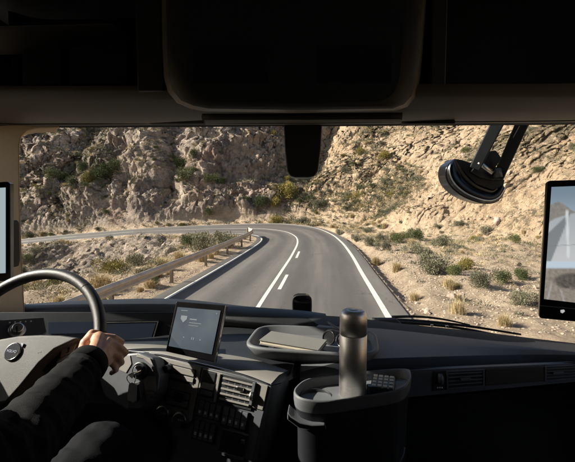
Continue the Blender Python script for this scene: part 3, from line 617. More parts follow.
#@@CAB
# ================================================================== TRUCK CAB
M['left_view'] = emis('left_view', (.42, .50, .54), .35)
cab = empty('truck_cab', (0.0, 0.2, 1.3)); tag(cab, 'dark truck cab with its dashboard, steering wheel, overhead shelf and wide windscreen', 'truck')
def part(name, vf, mat, parent=None, **k): return meshobj(name, vf[0], vf[1], mat, parent if parent is not None else cab, **k)
V3 = Vector
from mathutils import noise as mnoise
def Ps(l): return [P(*q) for q in l]
Xv, Yv, Zv = V3((1, 0, 0)), V3((0, 1, 0)), V3((0, 0, 1))
# ---- windscreen: base and top edges
base = [(-60, 312, 1.50), (0, 309, 1.64), (60, 305.5, 1.67), (160, 305, 1.67), (240, 311, 1.56), (290, 315, 1.50), (345, 318, 1.45), (400, 324.5, 1.39), (480, 333, 1.31), (575, 344.5, 1.22), (690, 355, 1.06)]
top = [(-60, 121, 1.44), (0, 126, 1.52), (60, 126.5, 1.52), (160, 126, 1.50), (240, 125.5, 1.44), (290, 125, 1.40), (345, 125, 1.36), (400, 124.5, 1.32), (480, 124, 1.27), (575, 123, 1.20), (690, 118, 1.06)]
bc, tc_ = crv(Ps(base), 5), crv(Ps(top), 5)
rows = [[a.lerp(b, k / 6) + Yv * .05 * math.sin(math.pi * k / 6) for a, b in zip(bc, tc_)] for k in range(7)]
part('windscreen', grid(rows), 'glass', smooth=True)
part('windscreen_seal', tube([p - Yv * .012 for p in tc_], .0065, 8), 'rubber', smooth=True)
# black frit/scuttle strip: from the glass base toward the driver and down
def rowP(l, n=5): return crv(Ps(l), n)
kx = [q[0] for q in base]
d1 = rowP([(x, y + dy, Y - dY) for (x, y, Y), dy, dY in zip(base, [8, 8, 8, 8, 8, 8, 8, 9, 9, 8, 8], [.10] * 11)])
part('scuttle_trim', grid([[p + Zv * .004 for p in bc], [a.lerp(b, .5) + Zv * .006 for a, b in zip(bc, d1)], d1]), 'rubber', smooth=True)
# ---- dashboard top, right half
A = rowP([(300, 322, 1.40), (345, 326, 1.36), (377, 329, 1.32), (459, 339, 1.22), (531, 347.5, 1.14), (600, 354, 1.06), (690, 362, .98)])
A0 = [p + Yv * .12 - Zv * .015 for p in A]
B = rowP([(300, 372, 1.03), (345, 361, 1.06), (377, 358.5, 1.08), (459, 356, 1.11), (531, 354.6, 1.12), (600, 356, 1.05), (690, 364, .975)])
Bm = [a.lerp(b, .5) + Zv * .004 for a, b in zip(A, B)]
B1 = [p - Yv * .016 - Zv * .008 for p in B]; B2 = [p - Yv * .022 - Zv * .024 for p in B]
Cc = rowP([(300, 384, 1.01), (345, 374, 1.035), (377, 370, 1.05), (459, 367, 1.07), (531, 364, 1.08), (600, 363, 1.03), (690, 372, .96)])
part('dashboard_top', grid([A0, A, Bm, B]), 'dash', smooth=True)
part('dashboard_edge', grid([B, B1, B2, Cc, [p - Zv * .004 + Yv * .012 for p in Cc]]), 'black', smooth=True)
# fascia panel with vents
fa = Plane(P(377, 371, 1.055), P(575, 363, 1.055), P(377, 399, 1.045))
def fslab(name, pts, o0, o1, mat, parent=None, bevel=.0015, pl=fa): return part(name, slab(pl, pts, o0, o1), mat, parent, bevel=bevel)
ft = lambda x: 371.5 - (x - 377) * .0425; fb = lambda x: 400.5 - (x - 377) * .092
def fr(x0, x1, t0=0.0, t1=1.0): return [(x, ft(x) + (fb(x) - ft(x)) * t) for x, t in ((x0, t0), (x1, t0), (x1, t1), (x0, t1))]
fascia = fslab('fascia_panel', fr(340, 690), -.02, 0, 'darkpanel')
fslab('fascia_plate', fr(485.5, 544, .1, .8), .001, .005, 'taupe_dark', fascia)
def hvent(x0, x1, kx_):
    vt = fslab('air_vent', fr(x0, x1, .1, .84), -.015, .0015, 'black')
    for t0 in (.1, .78): fslab('frame', fr(x0, x1, t0, t0 + .06), .002, .006, 'darkpanel', vt, .001)
    for xx in (x0, x1 - 2): fslab('frame', fr(xx, xx + 2, .16, .78), .002, .0062, 'darkpanel', vt, .001)
    for k in range(4): fslab('slat', fr(x0 + 2.3, x1 - 2.3, .2 + k * .145, .245 + k * .145), .0022, .0075, 'dash', vt, .0008)
    fslab('adjuster', fr(kx_ - 5, kx_ + 5, .42, .54), .008, .013, 'darkpanel', vt, .001)
hvent(446.6, 485, 466); hvent(545, 583, 559)
kb = fslab('knob_recess', fr(433, 446, .1, .84), .0012, .003, 'black')
part('fan_wheel', lathe([(.004, -.006), (.014, -.005), (.0145, 0), (.014, .005), (.004, .006)], fa(440, 379, .004), Xv, 20), 'darkpanel', smooth=True)
for k in range(3): fslab('symbol', [(437 + 2.2 * k, 387), (438.4 + 2.2 * k, 387), (438.4 + 2.2 * k, 388.4), (437 + 2.2 * k, 388.4)], .0032, .0035, 'white', kb, 0)
# lower dashboard falls away in the dark
lo = [rowP([(x, ft(x) + 31 - (x - 377) * .05, 1.045) for x in (340, 420, 500, 580, 690)])]
lo.append([p - Zv * .02 + Yv * .03 for p in lo[0]]); lo.append([p - Zv * .16 + Yv * .06 for p in lo[0]]); lo.append([p - Zv * .55 + Yv * .05 for p in lo[0]])
part('glove_box_panel', grid(lo), 'black', smooth=True)
# ---- dashboard top, left and centre (deep, dark)
H1 = rowP([(-60, 322, 1.35), (0, 318, 1.45), (60, 314, 1.48), (160, 312, 1.48), (240, 321, 1.40), (300, 326, 1.36), (330, 330, 1.34)])
H0 = [p + Yv * .16 for p in H1]
part('instrument_hood', grid([[p + Zv * .012 for p in H0], [p + Zv * .004 for p in H1], [p - Zv * .012 + Yv * .01 for p in H1], [p - Zv * .03 + Yv * .05 for p in H1], [p - Zv * .25 + Yv * .06 for p in H1]]), 'black', smooth=True)
# cluster wall behind the wheel
cl = Plane(P(20, 320, 1.40), P(160, 318, 1.42), P(60, 352, 1.36))
wall = fslab('instrument_panel', [(-60, 312), (176, 312), (170, 356), (-60, 362)], -.03, 0, 'black', pl=cl, bevel=.003)
scr = fslab('cluster_screen', [(98, 321), (159, 320), (151, 347), (98, 349)], .001, .010, 'gloss', pl=cl, bevel=.002)
M['screen_dim'] = emis('dim_screen', (0.04, 0.055, 0.08), 0.12, (.004, .005, .007))
fslab('screen_glass', [(101, 324), (156, 323), (149, 345), (101, 346.5)], .0105, .0115, 'screen_dim', scr, 0, cl)
for pts in ([(100, 322.2), (158, 321.2), (158, 321.9), (100, 322.9)], [(157.5, 321.5), (158.6, 321.5), (151.2, 346.5), (150.2, 346.5)], [(100, 347.4), (150.5, 345.7), (150.5, 346.3), (100, 348)]): fslab('bezel', pts, .0115, .013, 'metal', scr, 0, cl)
fslab('warning_strip', [(48, 322), (96, 321.5), (96, 333), (48, 334)], .001, .006, 'screen_dim', wall, .001, cl)
# left switch panel with light knob
lp_ = Plane(P(5, 320, 1.12), P(45, 318, 1.18), P(8, 336, 1.10))
lsp = fslab('light_switch_panel', [(-30, 322), (4, 319.5), (44, 317), (47, 332), (40, 337), (-30, 340)], -.02, 0, 'darkpanel', pl=lp_, bevel=.003)
o = lp_(17, 330.5); part('light_knob', lathe([(.0215, 0), (.0215, .004), (.016, .006), (.0145, .022), (.012, .024)], o, lp_.n, 28), 'metal', lsp, smooth=False, bevel=.001)
fslab('pointer', [(15.5, 326.5), (18.0, 326.2), (17.6, 333.6), (16.6, 333.8)], .0245, .027, 'black', lsp, .0005, lp_)
for k in range(5): fslab('symbol', [(9 + 5.3 * k, 321.8 - .3 * k), (10.6 + 5.3 * k, 321.7 - .3 * k), (10.6 + 5.3 * k, 323 - .3 * k), (9 + 5.3 * k, 323.1 - .3 * k)], .0005, .0009, 'white', lsp, 0, lp_)
# ---- centre cowl behind the trim line (sun painted into pale front rows, shade into black rear rows)
tl = crv(Ps([(60, 352, 1.17), (100, 351, 1.15), (120, 350.5, 1.13), (157, 354, 1.08), (202, 364, 1.03), (243, 374.5, .975), (271, 385, .94)]), 6)
mid = crv(Ps([(60, 346, 1.27), (100, 346, 1.26), (130, 345, 1.24), (170, 347, 1.20), (215, 354, 1.14), (255, 361, 1.08), (288, 372, 1.02)]), 6)
bk = crv(Ps([(60, 341, 1.38), (100, 341, 1.38), (140, 339, 1.37), (190, 339, 1.33), (235, 342, 1.27), (275, 348, 1.22), (312, 356, 1.16)]), 6)
bk2 = [p + Yv * .16 + Zv * .0 for p in bk]
tl0 = [p - Zv * .012 + V3((-.002, -.004, 0)) for p in tl]
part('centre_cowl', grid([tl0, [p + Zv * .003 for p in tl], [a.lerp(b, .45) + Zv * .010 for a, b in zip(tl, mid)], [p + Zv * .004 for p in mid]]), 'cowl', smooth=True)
part('cowl_back_shade', grid([[p - Zv * .004 for p in mid], [a.lerp(b, .3) + Zv * .004 for a, b in zip(mid, bk)], bk, bk2]), 'black', smooth=True)
part('trim_strip', tube([p + V3((0, -.003, .001)) for p in tl[9:]], .0022, 8), 'chrome', smooth=True)
# ---- centre stack panel
pp = Plane(P(157, 357, 1.075), P(271, 387, .935), P(190, 450, .97))
def cs(name, pts, o0, o1, mat, parent=None, bevel=.0012): return part(name, slab(pp, pts, o0, o1), mat, parent, bevel=bevel)
stack = cs('centre_stack', [(118, 352), (157, 355.5), (202, 366), (243, 376), (271.5, 386.5), (262, 420), (251, 470), (165, 470), (150, 420), (128, 395), (116, 372)], -.03, 0, 'darkpanel', None, .003)
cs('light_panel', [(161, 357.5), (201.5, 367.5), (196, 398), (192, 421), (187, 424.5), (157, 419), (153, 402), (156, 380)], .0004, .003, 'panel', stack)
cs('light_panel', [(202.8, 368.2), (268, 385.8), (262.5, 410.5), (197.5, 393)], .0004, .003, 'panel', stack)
def slot(pts, mat='black'): return cs('storage_slot', pts, .0032, .0040, mat, stack, .0004)
def rect4(x0, y0, x1, y1, sk=-.18, sl=.245):   # skewed rectangle in panel perspective: sl slope of horizontals, sk lean of verticals
    return [(x0, y0), (x1, y0 + (x1 - x0) * sl), (x1 + (y1 - y0) * sk, y1 + (x1 - x0) * sl), (x0 + (y1 - y0) * sk, y1)]
slot(rect4(166, 362.5, 196, 378)); cs('lid', rect4(167.4, 364.2, 194.6, 370.3), .0042, .007, 'panel', stack); cs('lid', rect4(166.3, 371.6, 193.5, 376.3), .0042, .007, 'panel', stack)
part('rotary_knob', lathe([(.0135, 0), (.0135, .004), (.0105, .006), (.0095, .02), (.007, .021)], pp(169.5, 368.5, .0045), pp.n, 24), 'black', stack, bevel=.001)
slot(rect4(167, 387.5, 190.5, 404.5)); cs('lid', rect4(168, 389, 189.3, 395.2), .0042, .007, 'panel', stack); cs('lid', rect4(166.7, 396.8, 187.8, 402.6), .0042, .007, 'panel', stack)
cs('socket_cover', rect4(174.5, 391.5, 183, 401), .0072, .011, 'black', stack)
slot(rect4(203, 369.5, 216.5, 396)); cs('lid', rect4(203.8, 371, 215.6, 379.5), .0042, .0055, 'black', stack); cs('lid', rect4(202.2, 382, 214, 388), .0042, .007, 'panel', stack); cs('lid', rect4(201, 389.8, 212.8, 394), .0042, .007, 'darkpanel', stack)
vt = cs('air_vent', rect4(221.5, 373.8, 256, 402.5), -.0, .0042, 'black', None)
for k in range(5): cs('slat', rect4(222.8 - k * .95, 377.2 + k * 5.1, 252.5 - k * .95, 378.9 + k * 5.1), .0046, .0095, 'metal' if k in () else 'panel', vt, .0006)
for k in range(4): cs('vane', rect4(229 + k * 6.2, 378 + k * 1.5, 230.0 + k * 6.2, 400 + k * 1.5), .0043, .0046, 'darkpanel', vt, 0)
cs('adjuster', rect4(236.5, 386.5, 243.5, 390.5), .0097, .015, 'chrome', vt); cs('frame', rect4(252.8, 382.2, 255.6, 405), .0044, .010, 'darkpanel', vt)
part('vent_wheel', lathe([(.004, -.004), (.0105, -.0035), (.011, 0), (.0105, .0035), (.004, .004)], pp(252, 396, .008), (pp(260, 398) - pp(250, 396)), 18), 'metal', vt, smooth=True)
cs('frame_rib', rect4(218.2, 373.5, 220.6, 402), .0044, .008, 'panel', stack)
for cx_, cy_, r_ in ((163.3, 413.2, .0205), (180.3, 420, .0205)):
    kn = part('climate_knob', lathe([(r_, 0), (r_, .005), (r_ * .97, .0065), (r_ * .8, .0068)], pp(cx_, cy_, .002), pp.n, 36), 'metal', stack)
    part('climate_knob', lathe([(r_ * .82, .0), (r_ * .80, .012), (r_ * .74, .0135), (.0001, .0135)], pp(cx_, cy_, .002), pp.n, 36), 'black', stack, smooth=False, bevel=.0008)
    for a in range(3): cs('symbol', [(cx_ - 2.5 + 2 * a, cy_ - 1 + .4 * a), (cx_ - 1.4 + 2 * a, cy_ - .8 + .4 * a), (cx_ - 1.4 + 2 * a, cy_ + .6 + .4 * a), (cx_ - 2.5 + 2 * a, cy_ + .4 + .4 * a)], .0157, .0159, 'panel', stack, 0)
M['legend'] = plain('switch_legend', (0.6, 0.6, 0.6), 0.5)
def bank(x0, y0, n, w_, h_, marks=1, sl=.27, sk=-.19):
    fr_ = cs('switch_bank', rect4(x0 - 1, y0 - 1.2, x0 + n * w_ + .6, y0 + h_ + 1.2, sk, sl), .0005, .0032, 'black', None, .0008)
    for k in range(n):
        xa = x0 + k * w_; ya = y0 + k * w_ * sl
        cs('switch', rect4(xa, ya, xa + w_ - .9, ya + h_ * .47, sk, sl), .0034, .0075, 'darkpanel', fr_, .0008)
        cs('switch', rect4(xa + sk * h_ * .5, ya + h_ * .5, xa + w_ - .9 + sk * h_ * .5, ya + h_, sk, sl), .0034, .0058, 'dash', fr_, .0008)
        if marks: cs('symbol', rect4(xa + 1.2 + sk * h_ * .7, ya + h_ * .66, xa + 3.2 + sk * h_ * .7, ya + h_ * .84, sk, sl), .0062, .0065, 'legend', fr_, 0)
bank(199.5, 400.5, 4, 5.7, 14.5); bank(224, 406.8, 4, 6.2, 17); bank(195.5, 420, 4, 5.2, 17.5, 1)
hole = cs('storage_pocket', rect4(222.5, 429.5, 246.5, 451, -.19, .27), .0005, .0032, 'black', None); cs('frame', rect4(220.5, 427.5, 248.5, 429.0, -.19, .27), .0005, .006, 'darkpanel', hole); cs('frame', rect4(218.4, 451.6, 243.5, 454.6, -.19, .27), .0005, .006, 'darkpanel', hole)
cs('button', rect4(241, 439.5, 244.6, 443.5, -.19, .27), .0034, .008, 'metal', hole)
# side of the stack curving away to the right
sd_ = []
for a, b in zip([(271.5, 386, .937), (264, 418, .94), (251, 470, .945)], range(3)):
    p0 = P(*a); sd_.append([p0, p0 + V3((.022, .004, .004)), p0 + V3((.045, .05, .006)), p0 + V3((.06, .14, .008)), p0 + V3((.07, .3, .0))])
part('stack_side', grid(sd_), 'darkpanel', smooth=True)
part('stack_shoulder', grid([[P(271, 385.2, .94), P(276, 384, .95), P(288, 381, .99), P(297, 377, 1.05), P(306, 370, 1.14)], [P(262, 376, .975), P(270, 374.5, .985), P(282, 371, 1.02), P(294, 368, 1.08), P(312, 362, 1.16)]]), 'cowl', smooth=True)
# dash step under the tray
st = [Ps([(236, 352, 1.24), (252, 362, 1.17), (300, 373, 1.09), (345, 372, 1.07), (385, 364, 1.09)]), Ps([(238, 346, 1.26), (256, 355, 1.20), (300, 363, 1.12), (345, 363, 1.10), (385, 355, 1.13)]), Ps([(250, 338, 1.34), (275, 341, 1.32), (310, 344, 1.28), (345, 344, 1.26), (380, 342, 1.25)])]
st = [crv(r_, 6) for r_ in st]; st.insert(0, [p - Zv * .06 + Yv * .03 for p in st[0]]); st.insert(0, [p - Zv * .4 for p in st[0]])
part('dash_step', grid(st), 'dash', smooth=True)
# ---- centre monitor
mp_ = Plane(P(176, 301.2, 1.075), P(227, 305.6, 1.035), P(165.2, 351.4, 1.03))
mon = part('centre_monitor', slab(mp_, [(176, 301.2), (225.6, 305.2), (214, 362.5), (165.2, 351.4)], -.018, 0), 'gloss', None, bevel=.003)
def ms(name, pts, o0, o1, mat, b=0): return part(name, slab(mp_, pts, o0, o1), mat, mon, bevel=b)
def screen_mat():
    m, t, b = nodes_mat('monitor_screen'); tc = N(t, 'ShaderNodeTexCoord'); n = N(t, 'ShaderNodeTexNoise', Scale=7.0, Detail=3.0); t.links.new(tc.outputs['Object'], n.inputs['Vector'])
    c = ramp(t, n.outputs[0], [(0.35, (0.10, 0.14, 0.18)), (0.65, (0.26, 0.31, 0.35))]); t.links.new(c, b.inputs['Emission Color']); b.inputs['Emission Strength'].default_value = 0.17
    b.inputs['Base Color'].default_value = (.02, .022, .025, 1); b.inputs['Roughness'].default_value = .3; return m
M['screen'] = screen_mat(); M['icon'] = emis('screen_icon', (0.75, 0.8, 0.82), 0.16)
def mq(u0, v0, u1, v1):
    tl_, tr_, br_, bl_ = [V3((*q, 0)) for q in ((177.6, 307), (220.6, 310.6), (211.6, 354.4), (168.6, 346))]
    return [(w_.x, w_.y) for w_ in [(tl_.lerp(tr_, u)).lerp(bl_.lerp(br_, u), v_) for u, v_ in ((u0, v0), (u1, v0), (u1, v1), (u0, v1))]]
ms('display', mq(0, 0, 1, 1), .0008, .0012, 'screen')
ms('icon', mq(.1, .065, .25, .08), .0014, .0017, 'icon'); sh_ = mq(.13, .2, .27, .36); ms('icon', [sh_[0], sh_[1], ((sh_[1][0] + sh_[2][0]) / 2, (sh_[1][1] + sh_[2][1]) / 2), ((sh_[2][0] + sh_[3][0]) / 2, sh_[2][1]), ((sh_[0][0] + sh_[3][0]) / 2, (sh_[0][1] + sh_[3][1]) / 2)], .0014, .0017, 'icon')
for u0, v0, u1, v1 in ((.34, .255, .5, .28), (.34, .345, .62, .358), (.34, .41, .56, .422), (.28, .71, .305, .735), (.47, .69, .485, .75), (.51, .69, .525, .75), (.66, .71, .685, .735), (.91, .065, .935, .085)): ms('icon', mq(u0, v0, u1, v1), .0014, .0017, 'icon')
part('monitor_arm', boxv(P(200, 352, 1.13), Xv * .02, Yv * .05, Zv * .02), 'black', mon, bevel=.004)
ms('edge_trim', [(225.7, 305.3), (226.4, 305.5), (214.8, 363.0), (213.9, 362.4)], -.003, .0015, 'chrome', .0003)
# ---- steering wheel
wc = P(17, 356, 1.0); wu = V3((.965, -.24, -.03)).normalized(); wv = V3((.10, .54, .84)); wv = (wv - wu * wv.dot(wu)).normalized(); wn = wu.cross(wv).normalized()
if wn.dot(CAM - wc) < 0: wn = -wn
sw = part('steering_wheel', lathe([(.034, -.05), (.036, -.03), (.03, -.028)], wc, wn, 24), 'black'); WR = .228
def rimp(a): return wc + (wu * math.cos(a) + wv * math.sin(a)) * WR
part('rim', tube([rimp(2 * math.pi * k / 96) for k in range(96)], .0155, 18, True), 'leather', sw, smooth=True)
for a in (.36, 1.02): 
    a0 = rimp(a); a1 = rimp(a + .012); part('rim_seam', tube([a0, a1], .0159, 18), 'rubber', sw)
wp = Plane(wc, wc + wu, wc + wv)
def ws(name, pts, o0, o1, mat, b=.004, seg=3): return part(name, slab(wp, pts, o0, o1), mat, sw, bevel=b, seg=seg)
ws('airbag_cover', [(-30, 343), (-4, 339.5), (19, 335.5), (40, 334.5), (60, 335), (78, 337.5), (72, 341), (54, 349.5), (39, 363), (19.5, 387), (6, 402), (-20, 408), (-40, 400)], -.01, .032, 'hub', .008, 4)
ws('spoke', [(36, 350), (62, 344), (96, 336), (108, 333), (110, 342), (97, 350), (62, 364), (40, 372)], -.012, .006, 'black', .005)
ws('spoke', [(2, 395), (18, 388), (26, 420), (34, 452), (12, 462), (-2, 440)], -.012, .006, 'black', .005)
ws('spoke', [(-60, 345), (-30, 348), (-28, 372), (-70, 372)], -.012, .006, 'black', .005)
for k, q in enumerate(([(62, 346.5), (77, 342.8), (73, 352), (60, 357.5)], [(77.8, 342.6), (90, 340.5), (86, 347), (74.5, 351.3)], [(57, 359), (71, 353.5), (68, 358.5), (56, 364)])): ws('wheel_button', q, .0065, .010, ('panel', 'darkpanel', 'darkpanel')[k], .0012)
ws('legend', [(67.5, 348), (70, 347.3), (68.5, 352.5), (65.5, 353.3), (65.8, 352.5), (67.5, 351.8)], .0102, .0105, 'black', 0)
bo = wp(13.3, 351.8, .0325); part('badge', lathe([(.0225, 0), (.0225, .003), (.020, .0045), (.0195, .0035)], bo, wp.n, 40), 'chrome', sw, smooth=False, bevel=.0006)
part('badge_face', lathe([(.0193, 0), (.0193, .0046), (.0001, .0046)], bo, wp.n, 36), 'gloss', sw)
ar = bo + wu * .0155 + wv * .0165; part('badge_arrow', prism([ar + wn * .003 + q for q in (wu * .006 + wv * .006, wu * .006 - wv * .003, wu * -.003 + wv * .006)], -wn * .003), 'chrome', sw)
tx = bpy.data.curves.new('badge_text', 'FONT'); tx.body = 'VOLVO'; tx.size = .0088; tx.align_x = 'CENTER'; tx.align_y = 'CENTER'; tx.extrude = .0004; tx.offset = .00012; to = bpy.data.objects.new('badge_text', tx); C.objects.link(to)
to.matrix_world = Matrix.Translation(bo + wn * .0052) @ Matrix((wu, wv, wn)).transposed().to_4x4(); bpy.context.view_layer.update()
tm = bpy.data.meshes.new_from_object(to); mw = to.matrix_world.copy(); bpy.data.objects.remove(to); tm.transform(mw); tm.materials.clear(); tm.materials.append(M['chrome']); to = bpy.data.objects.new('badge_text', tm); link(to, sw)
ws('airbag_mark', [(35.5, 352.3), (37.5, 350.6), (38.3, 351.3), (41, 351.2), (41, 352.5), (38.3, 352.6), (37.6, 353.3)], .0322, .0325, 'black', 0)
part('steering_column', tube([wc - wn * .03, wc - wn * .10, wc - wn * .35], [.045, .055, .06], 20), 'black', smooth=True)
part('stalk', tube([wc + wu * .03 - wn * .04, wc + wu * .14 - wn * .045 + wv * .01, wc + wu * .20 - wn * .05 + wv * .012], [.007, .008, .011], 10), 'black', smooth=True)
# column cowl with ignition
ip = Plane(P(140, 372, 1.02), P(160, 374, 1.0), P(140, 392, 1.0))
ign = part('ignition_cowl', slab(ip, [(106, 362), (120, 354), (138, 352), (153, 358), (159, 375), (157, 392), (143, 408), (126, 411), (104, 398), (98, 380)], -.05, 0), 'darkpanel', None, bevel=.008, seg=3)
part('lock_ring', lathe([(.022, 0), (.0215, .008), (.018, .010), (.014, .006), (.0001, .006)], ip(140.5, 370.5, .001), ip.n, 32), 'black', ign, bevel=.0008)
part('lock_ring', lathe([(.0135, 0), (.0135, .012), (.011, .0135), (.0001, .0135)], ip(140.5, 370.5, .001), ip.n, 28), 'darkpanel', ign)
part('sunlit_patch', slab(ip, [(147, 376), (155.5, 376.5), (156, 391), (148, 400), (143, 402), (139, 384)], .0003, .002), 'panel', ign, bevel=.001)  # pale patches paint the sunlight falling on the dark ignition cowl
part('sunlit_patch', slab(ip, [(121, 358), (130, 355.5), (131.5, 364), (126, 373), (119, 370)], .0003, .002), 'panel', ign, bevel=.001)
part('sunlit_patch', slab(ip, [(137, 353.6), (150, 358.2), (153.5, 366), (150, 364), (143, 358.5), (136, 357)], .0003, .002), 'panel', ign, bevel=.001)
part('dark_insert', slab(ip, [(131, 383), (143, 381), (147, 404), (139, 409), (128, 408)], .0005, .003), 'black', ign, bevel=.001)
for k in range(3): part('rib', slab(ip, [(144.5, 390 + 4 * k), (155 - k, 391 + 4 * k), (155 - k, 392 + 4 * k), (144.5, 391 + 4 * k)], .0006, .0025), 'dash', ign)
part('knee_bolster', grid([crv(Ps([(20, 410, 1.0), (70, 404, 1.05), (110, 404, 1.05), (150, 418, 1.0), (168, 440, .98)]), 5), crv(Ps([(20, 470, 1.0), (70, 470, 1.05), (110, 470, 1.05), (150, 480, 1.0), (160, 500, .98)]), 5)]), 'black', smooth=True)
part('knee_bolster', grid([crv(Ps([(60, 352, 1.18), (100, 352, 1.15), (125, 352, 1.12), (160, 358, 1.07)]), 5), crv(Ps([(55, 405, 1.15), (95, 405, 1.15), (125, 410, 1.1), (160, 420, 1.07)]), 5), crv(Ps([(55, 500, 1.15), (95, 500, 1.15), (125, 520, 1.1), (160, 520, 1.07)]), 5)]), 'black', smooth=True)
# ---- mid console bin
fo = [(296, 387, .93), (294.5, 393.5, .885), (303, 399, .86), (324, 401, .855), (353, 397.5, .865), (388, 392, .875), (403, 387.5, .885), (409, 381, .91), (411, 373.5, .96), (405, 369, 1.03), (370, 371, 1.04), (335, 375, 1.03), (308, 379, 1.0)]
rim_ = [P(*q) for q in fo]; n_ = len(rim_); rc = sum(rim_, V3()) / n_
def ring(k, dz): return [rc + (p - rc) * k + Zv * dz for p in rim_]
def smooth_ring(r_):
    out = []; m_ = len(r_)
    for i_ in range(m_):
        a, b, c2_, d = r_[i_ - 1], r_[i_], r_[(i_ + 1) % m_], r_[(i_ + 2) % m_]
        for k in range(5): t = k / 5; out.append(.5 * ((2 * b) + (c2_ - a) * t + (2 * a - 5 * b + 4 * c2_ - d) * t * t + (3 * b - a - 3 * c2_ + d) * t ** 3))
    return out
bin_ = part('console_bin', grid([smooth_ring(ring(*q)) for q in ((1.0, -.012), (.985, -.034), (.965, -.042), (.95, -.075), (.94, -.085), (.93, -.2), (.93, -.5))], True), 'black', smooth=True)
part('bin_rim', grid([smooth_ring(ring(*q)) for q in ((.99, -.03), (1.002, -.018), (1.004, -.004), (.995, .001), (.965, .0), (.95, -.006), (.945, -.03))], True), 'dash', bin_, smooth=True)
dk = smooth_ring(ring(.95, -.024)); part('bin_deck', (dk + [rc - Zv * .024], [[i_, (i_ + 1) % len(dk), len(dk)] for i_ in range(len(dk))]), 'dash', bin_, smooth=False)
ch = P(316, 389.5, .925) + Zv * .0; part('cup_holder', lathe([(.039, -.02), (.039, -.004), (.036, -.003), (.035, -.016), (.0001, -.018)], ch - Zv * .012, Zv, 32), 'black', bin_, smooth=False, bevel=.001)
part('latch', boxv(P(372, 386, .93) + Zv * -.008, Xv * .012, Yv * .01, Zv * .01), 'black', bin_, bevel=.003)
part('bin_ledge', prism(Ps([(287.5, 412, .865), (291, 417, .855), (300, 422.5, .848), (312, 425, .845), (325, 424.5, .848), (326.5, 430, .85), (312, 431.5, .845), (299, 429, .848), (287, 420, .862)]), V3((.004, .04, 0))), 'darkpanel', bin_, bevel=.003)
part('bin_hook', tube(crv(Ps([(404, 447, .91), (402, 456, .90), (396, 466, .89)]), 6), .004, 8), 'dash', bin_, smooth=True)
# ---- pillars and header
pil = [(-110, 100), (60, 118), (60, 127.6), (36, 128.6), (27, 131), (21.5, 136.5), (19.5, 146), (20, 200), (22, 260), (25, 318), (-110, 330)]
part('left_pillar', prism([P(x, y, 1.50) for x, y in pil], V3((-.075, .10, 0))), 'beige', bevel=.006)
part('grab_handle', prism([P(x, y, 1.44) for x, y in ((5, 221), (10, 220), (12.5, 223), (13.5, 262), (12, 268), (6, 268))], V3((.0, .04, 0))), 'rubber', bevel=.006)
lmon = part('left_mirror_monitor', prism(Ps([(-40, 184.5, 1.32), (7, 181.5, 1.36), (10.5, 184, 1.365), (10.5, 278, 1.365), (8, 281, 1.36), (-40, 283, 1.32)]), V3((-.008, .03, 0))), 'gloss', bevel=.003)
part('display', prism(Ps([(-38, 190, 1.318), (5.5, 187.5, 1.357), (5.5, 273, 1.357), (-38, 276, 1.318)]), V3((0, .0005, 0))), 'left_view', lmon)
part('right_pillar', prism([P(x, y, 1.06) for x, y in ((628, 100), (760, 100), (760, 420), (640, 372), (624, 330), (618, 240))], V3((.085, .10, 0))), 'beige', bevel=.006)
hd = [rowP([(x, y + dy, Y + dY) for x, y, Y in top]) for dy, dY in ((1.2, -.012), (-.5, -.02), (-1.6, -.03), (-5, -.07))]
H2 = rowP([(-60, 112, 1.30), (0, 115, 1.36), (160, 115.5, 1.34), (290, 115, 1.24), (400, 114, 1.18), (575, 112, 1.06), (690, 108, .96)], 9)[:len(hd[0])]
def respan(l, n):
    out = []
    for k in range(n):
        t = k / (n - 1) * (len(l) - 1); i_ = min(int(t), len(l) - 2); out.append(l[i_].lerp(l[i_ + 1], t - i_))
    return out
def rs(l): return respan(rowP(l, 8), 60)
part('header_edge', grid([rs([(x, y + 1.2, Y - .010) for x, y, Y in top]), rs([(x, y - 1.5, Y - .03) for x, y, Y in top]), rs([(x, y - 2.0, Y - .06) for x, y, Y in top])]), 'rubber', smooth=True)
T0 = rs([(x, y - 1.0, Y - .035) for x, y, Y in top]); T1 = rs([(-60, 117, 1.34), (0, 120, 1.42), (160, 120.5, 1.38), (290, 120, 1.28), (400, 119, 1.22), (575, 118.5, 1.12), (690, 113, .98)])
T2 = rs([(-60, 98, 1.24), (0, 100, 1.30), (160, 100, 1.27), (290, 98, 1.20), (400, 98, 1.14), (575, 98, 1.04), (690, 94, .93)]); T3 = rs([(-60, 88, 1.20), (0, 91, 1.27), (160, 91, 1.24), (290, 90, 1.18), (400, 90, 1.12), (575, 90, 1.02), (690, 86, .91)])
T4 = [p + Zv * .02 + Yv * .012 for p in T3]
part('header_trim', grid([T0, T1, [a.lerp(b, .5) - Zv * .006 for a, b in zip(T1, T2)], T2, T3, T4]), 'taupe', smooth=True)
# overhead shelf compartments: floor, back, columns
part('shelf_floor', grid([[p + Yv * .01 for p in T4], [p + Yv * .30 for p in T4], [p + Yv * .30 + Zv * .55 for p in T4]]), 'black', smooth=False)
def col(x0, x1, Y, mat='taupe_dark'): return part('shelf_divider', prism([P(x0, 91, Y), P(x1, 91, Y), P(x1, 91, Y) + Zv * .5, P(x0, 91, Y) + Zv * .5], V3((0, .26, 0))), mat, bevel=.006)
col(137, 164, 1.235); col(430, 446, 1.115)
part('shelf_lip', prism([P(-60, 27, 1.24), P(112, 23, 1.27), P(118, 25.5, 1.28), P(-60, 31, 1.25)], V3((0, .2, 0))), 'taupe_dark', bevel=.002)
for x0, x1 in ((22, 62), (70, 128)): part('shelf_box', prism([P(x0, 40, 1.42), P(x1, 40, 1.42), P(x1, 84, 1.42), P(x0, 84, 1.42)], V3((0, .05, 0))), 'rubber', bevel=.006)
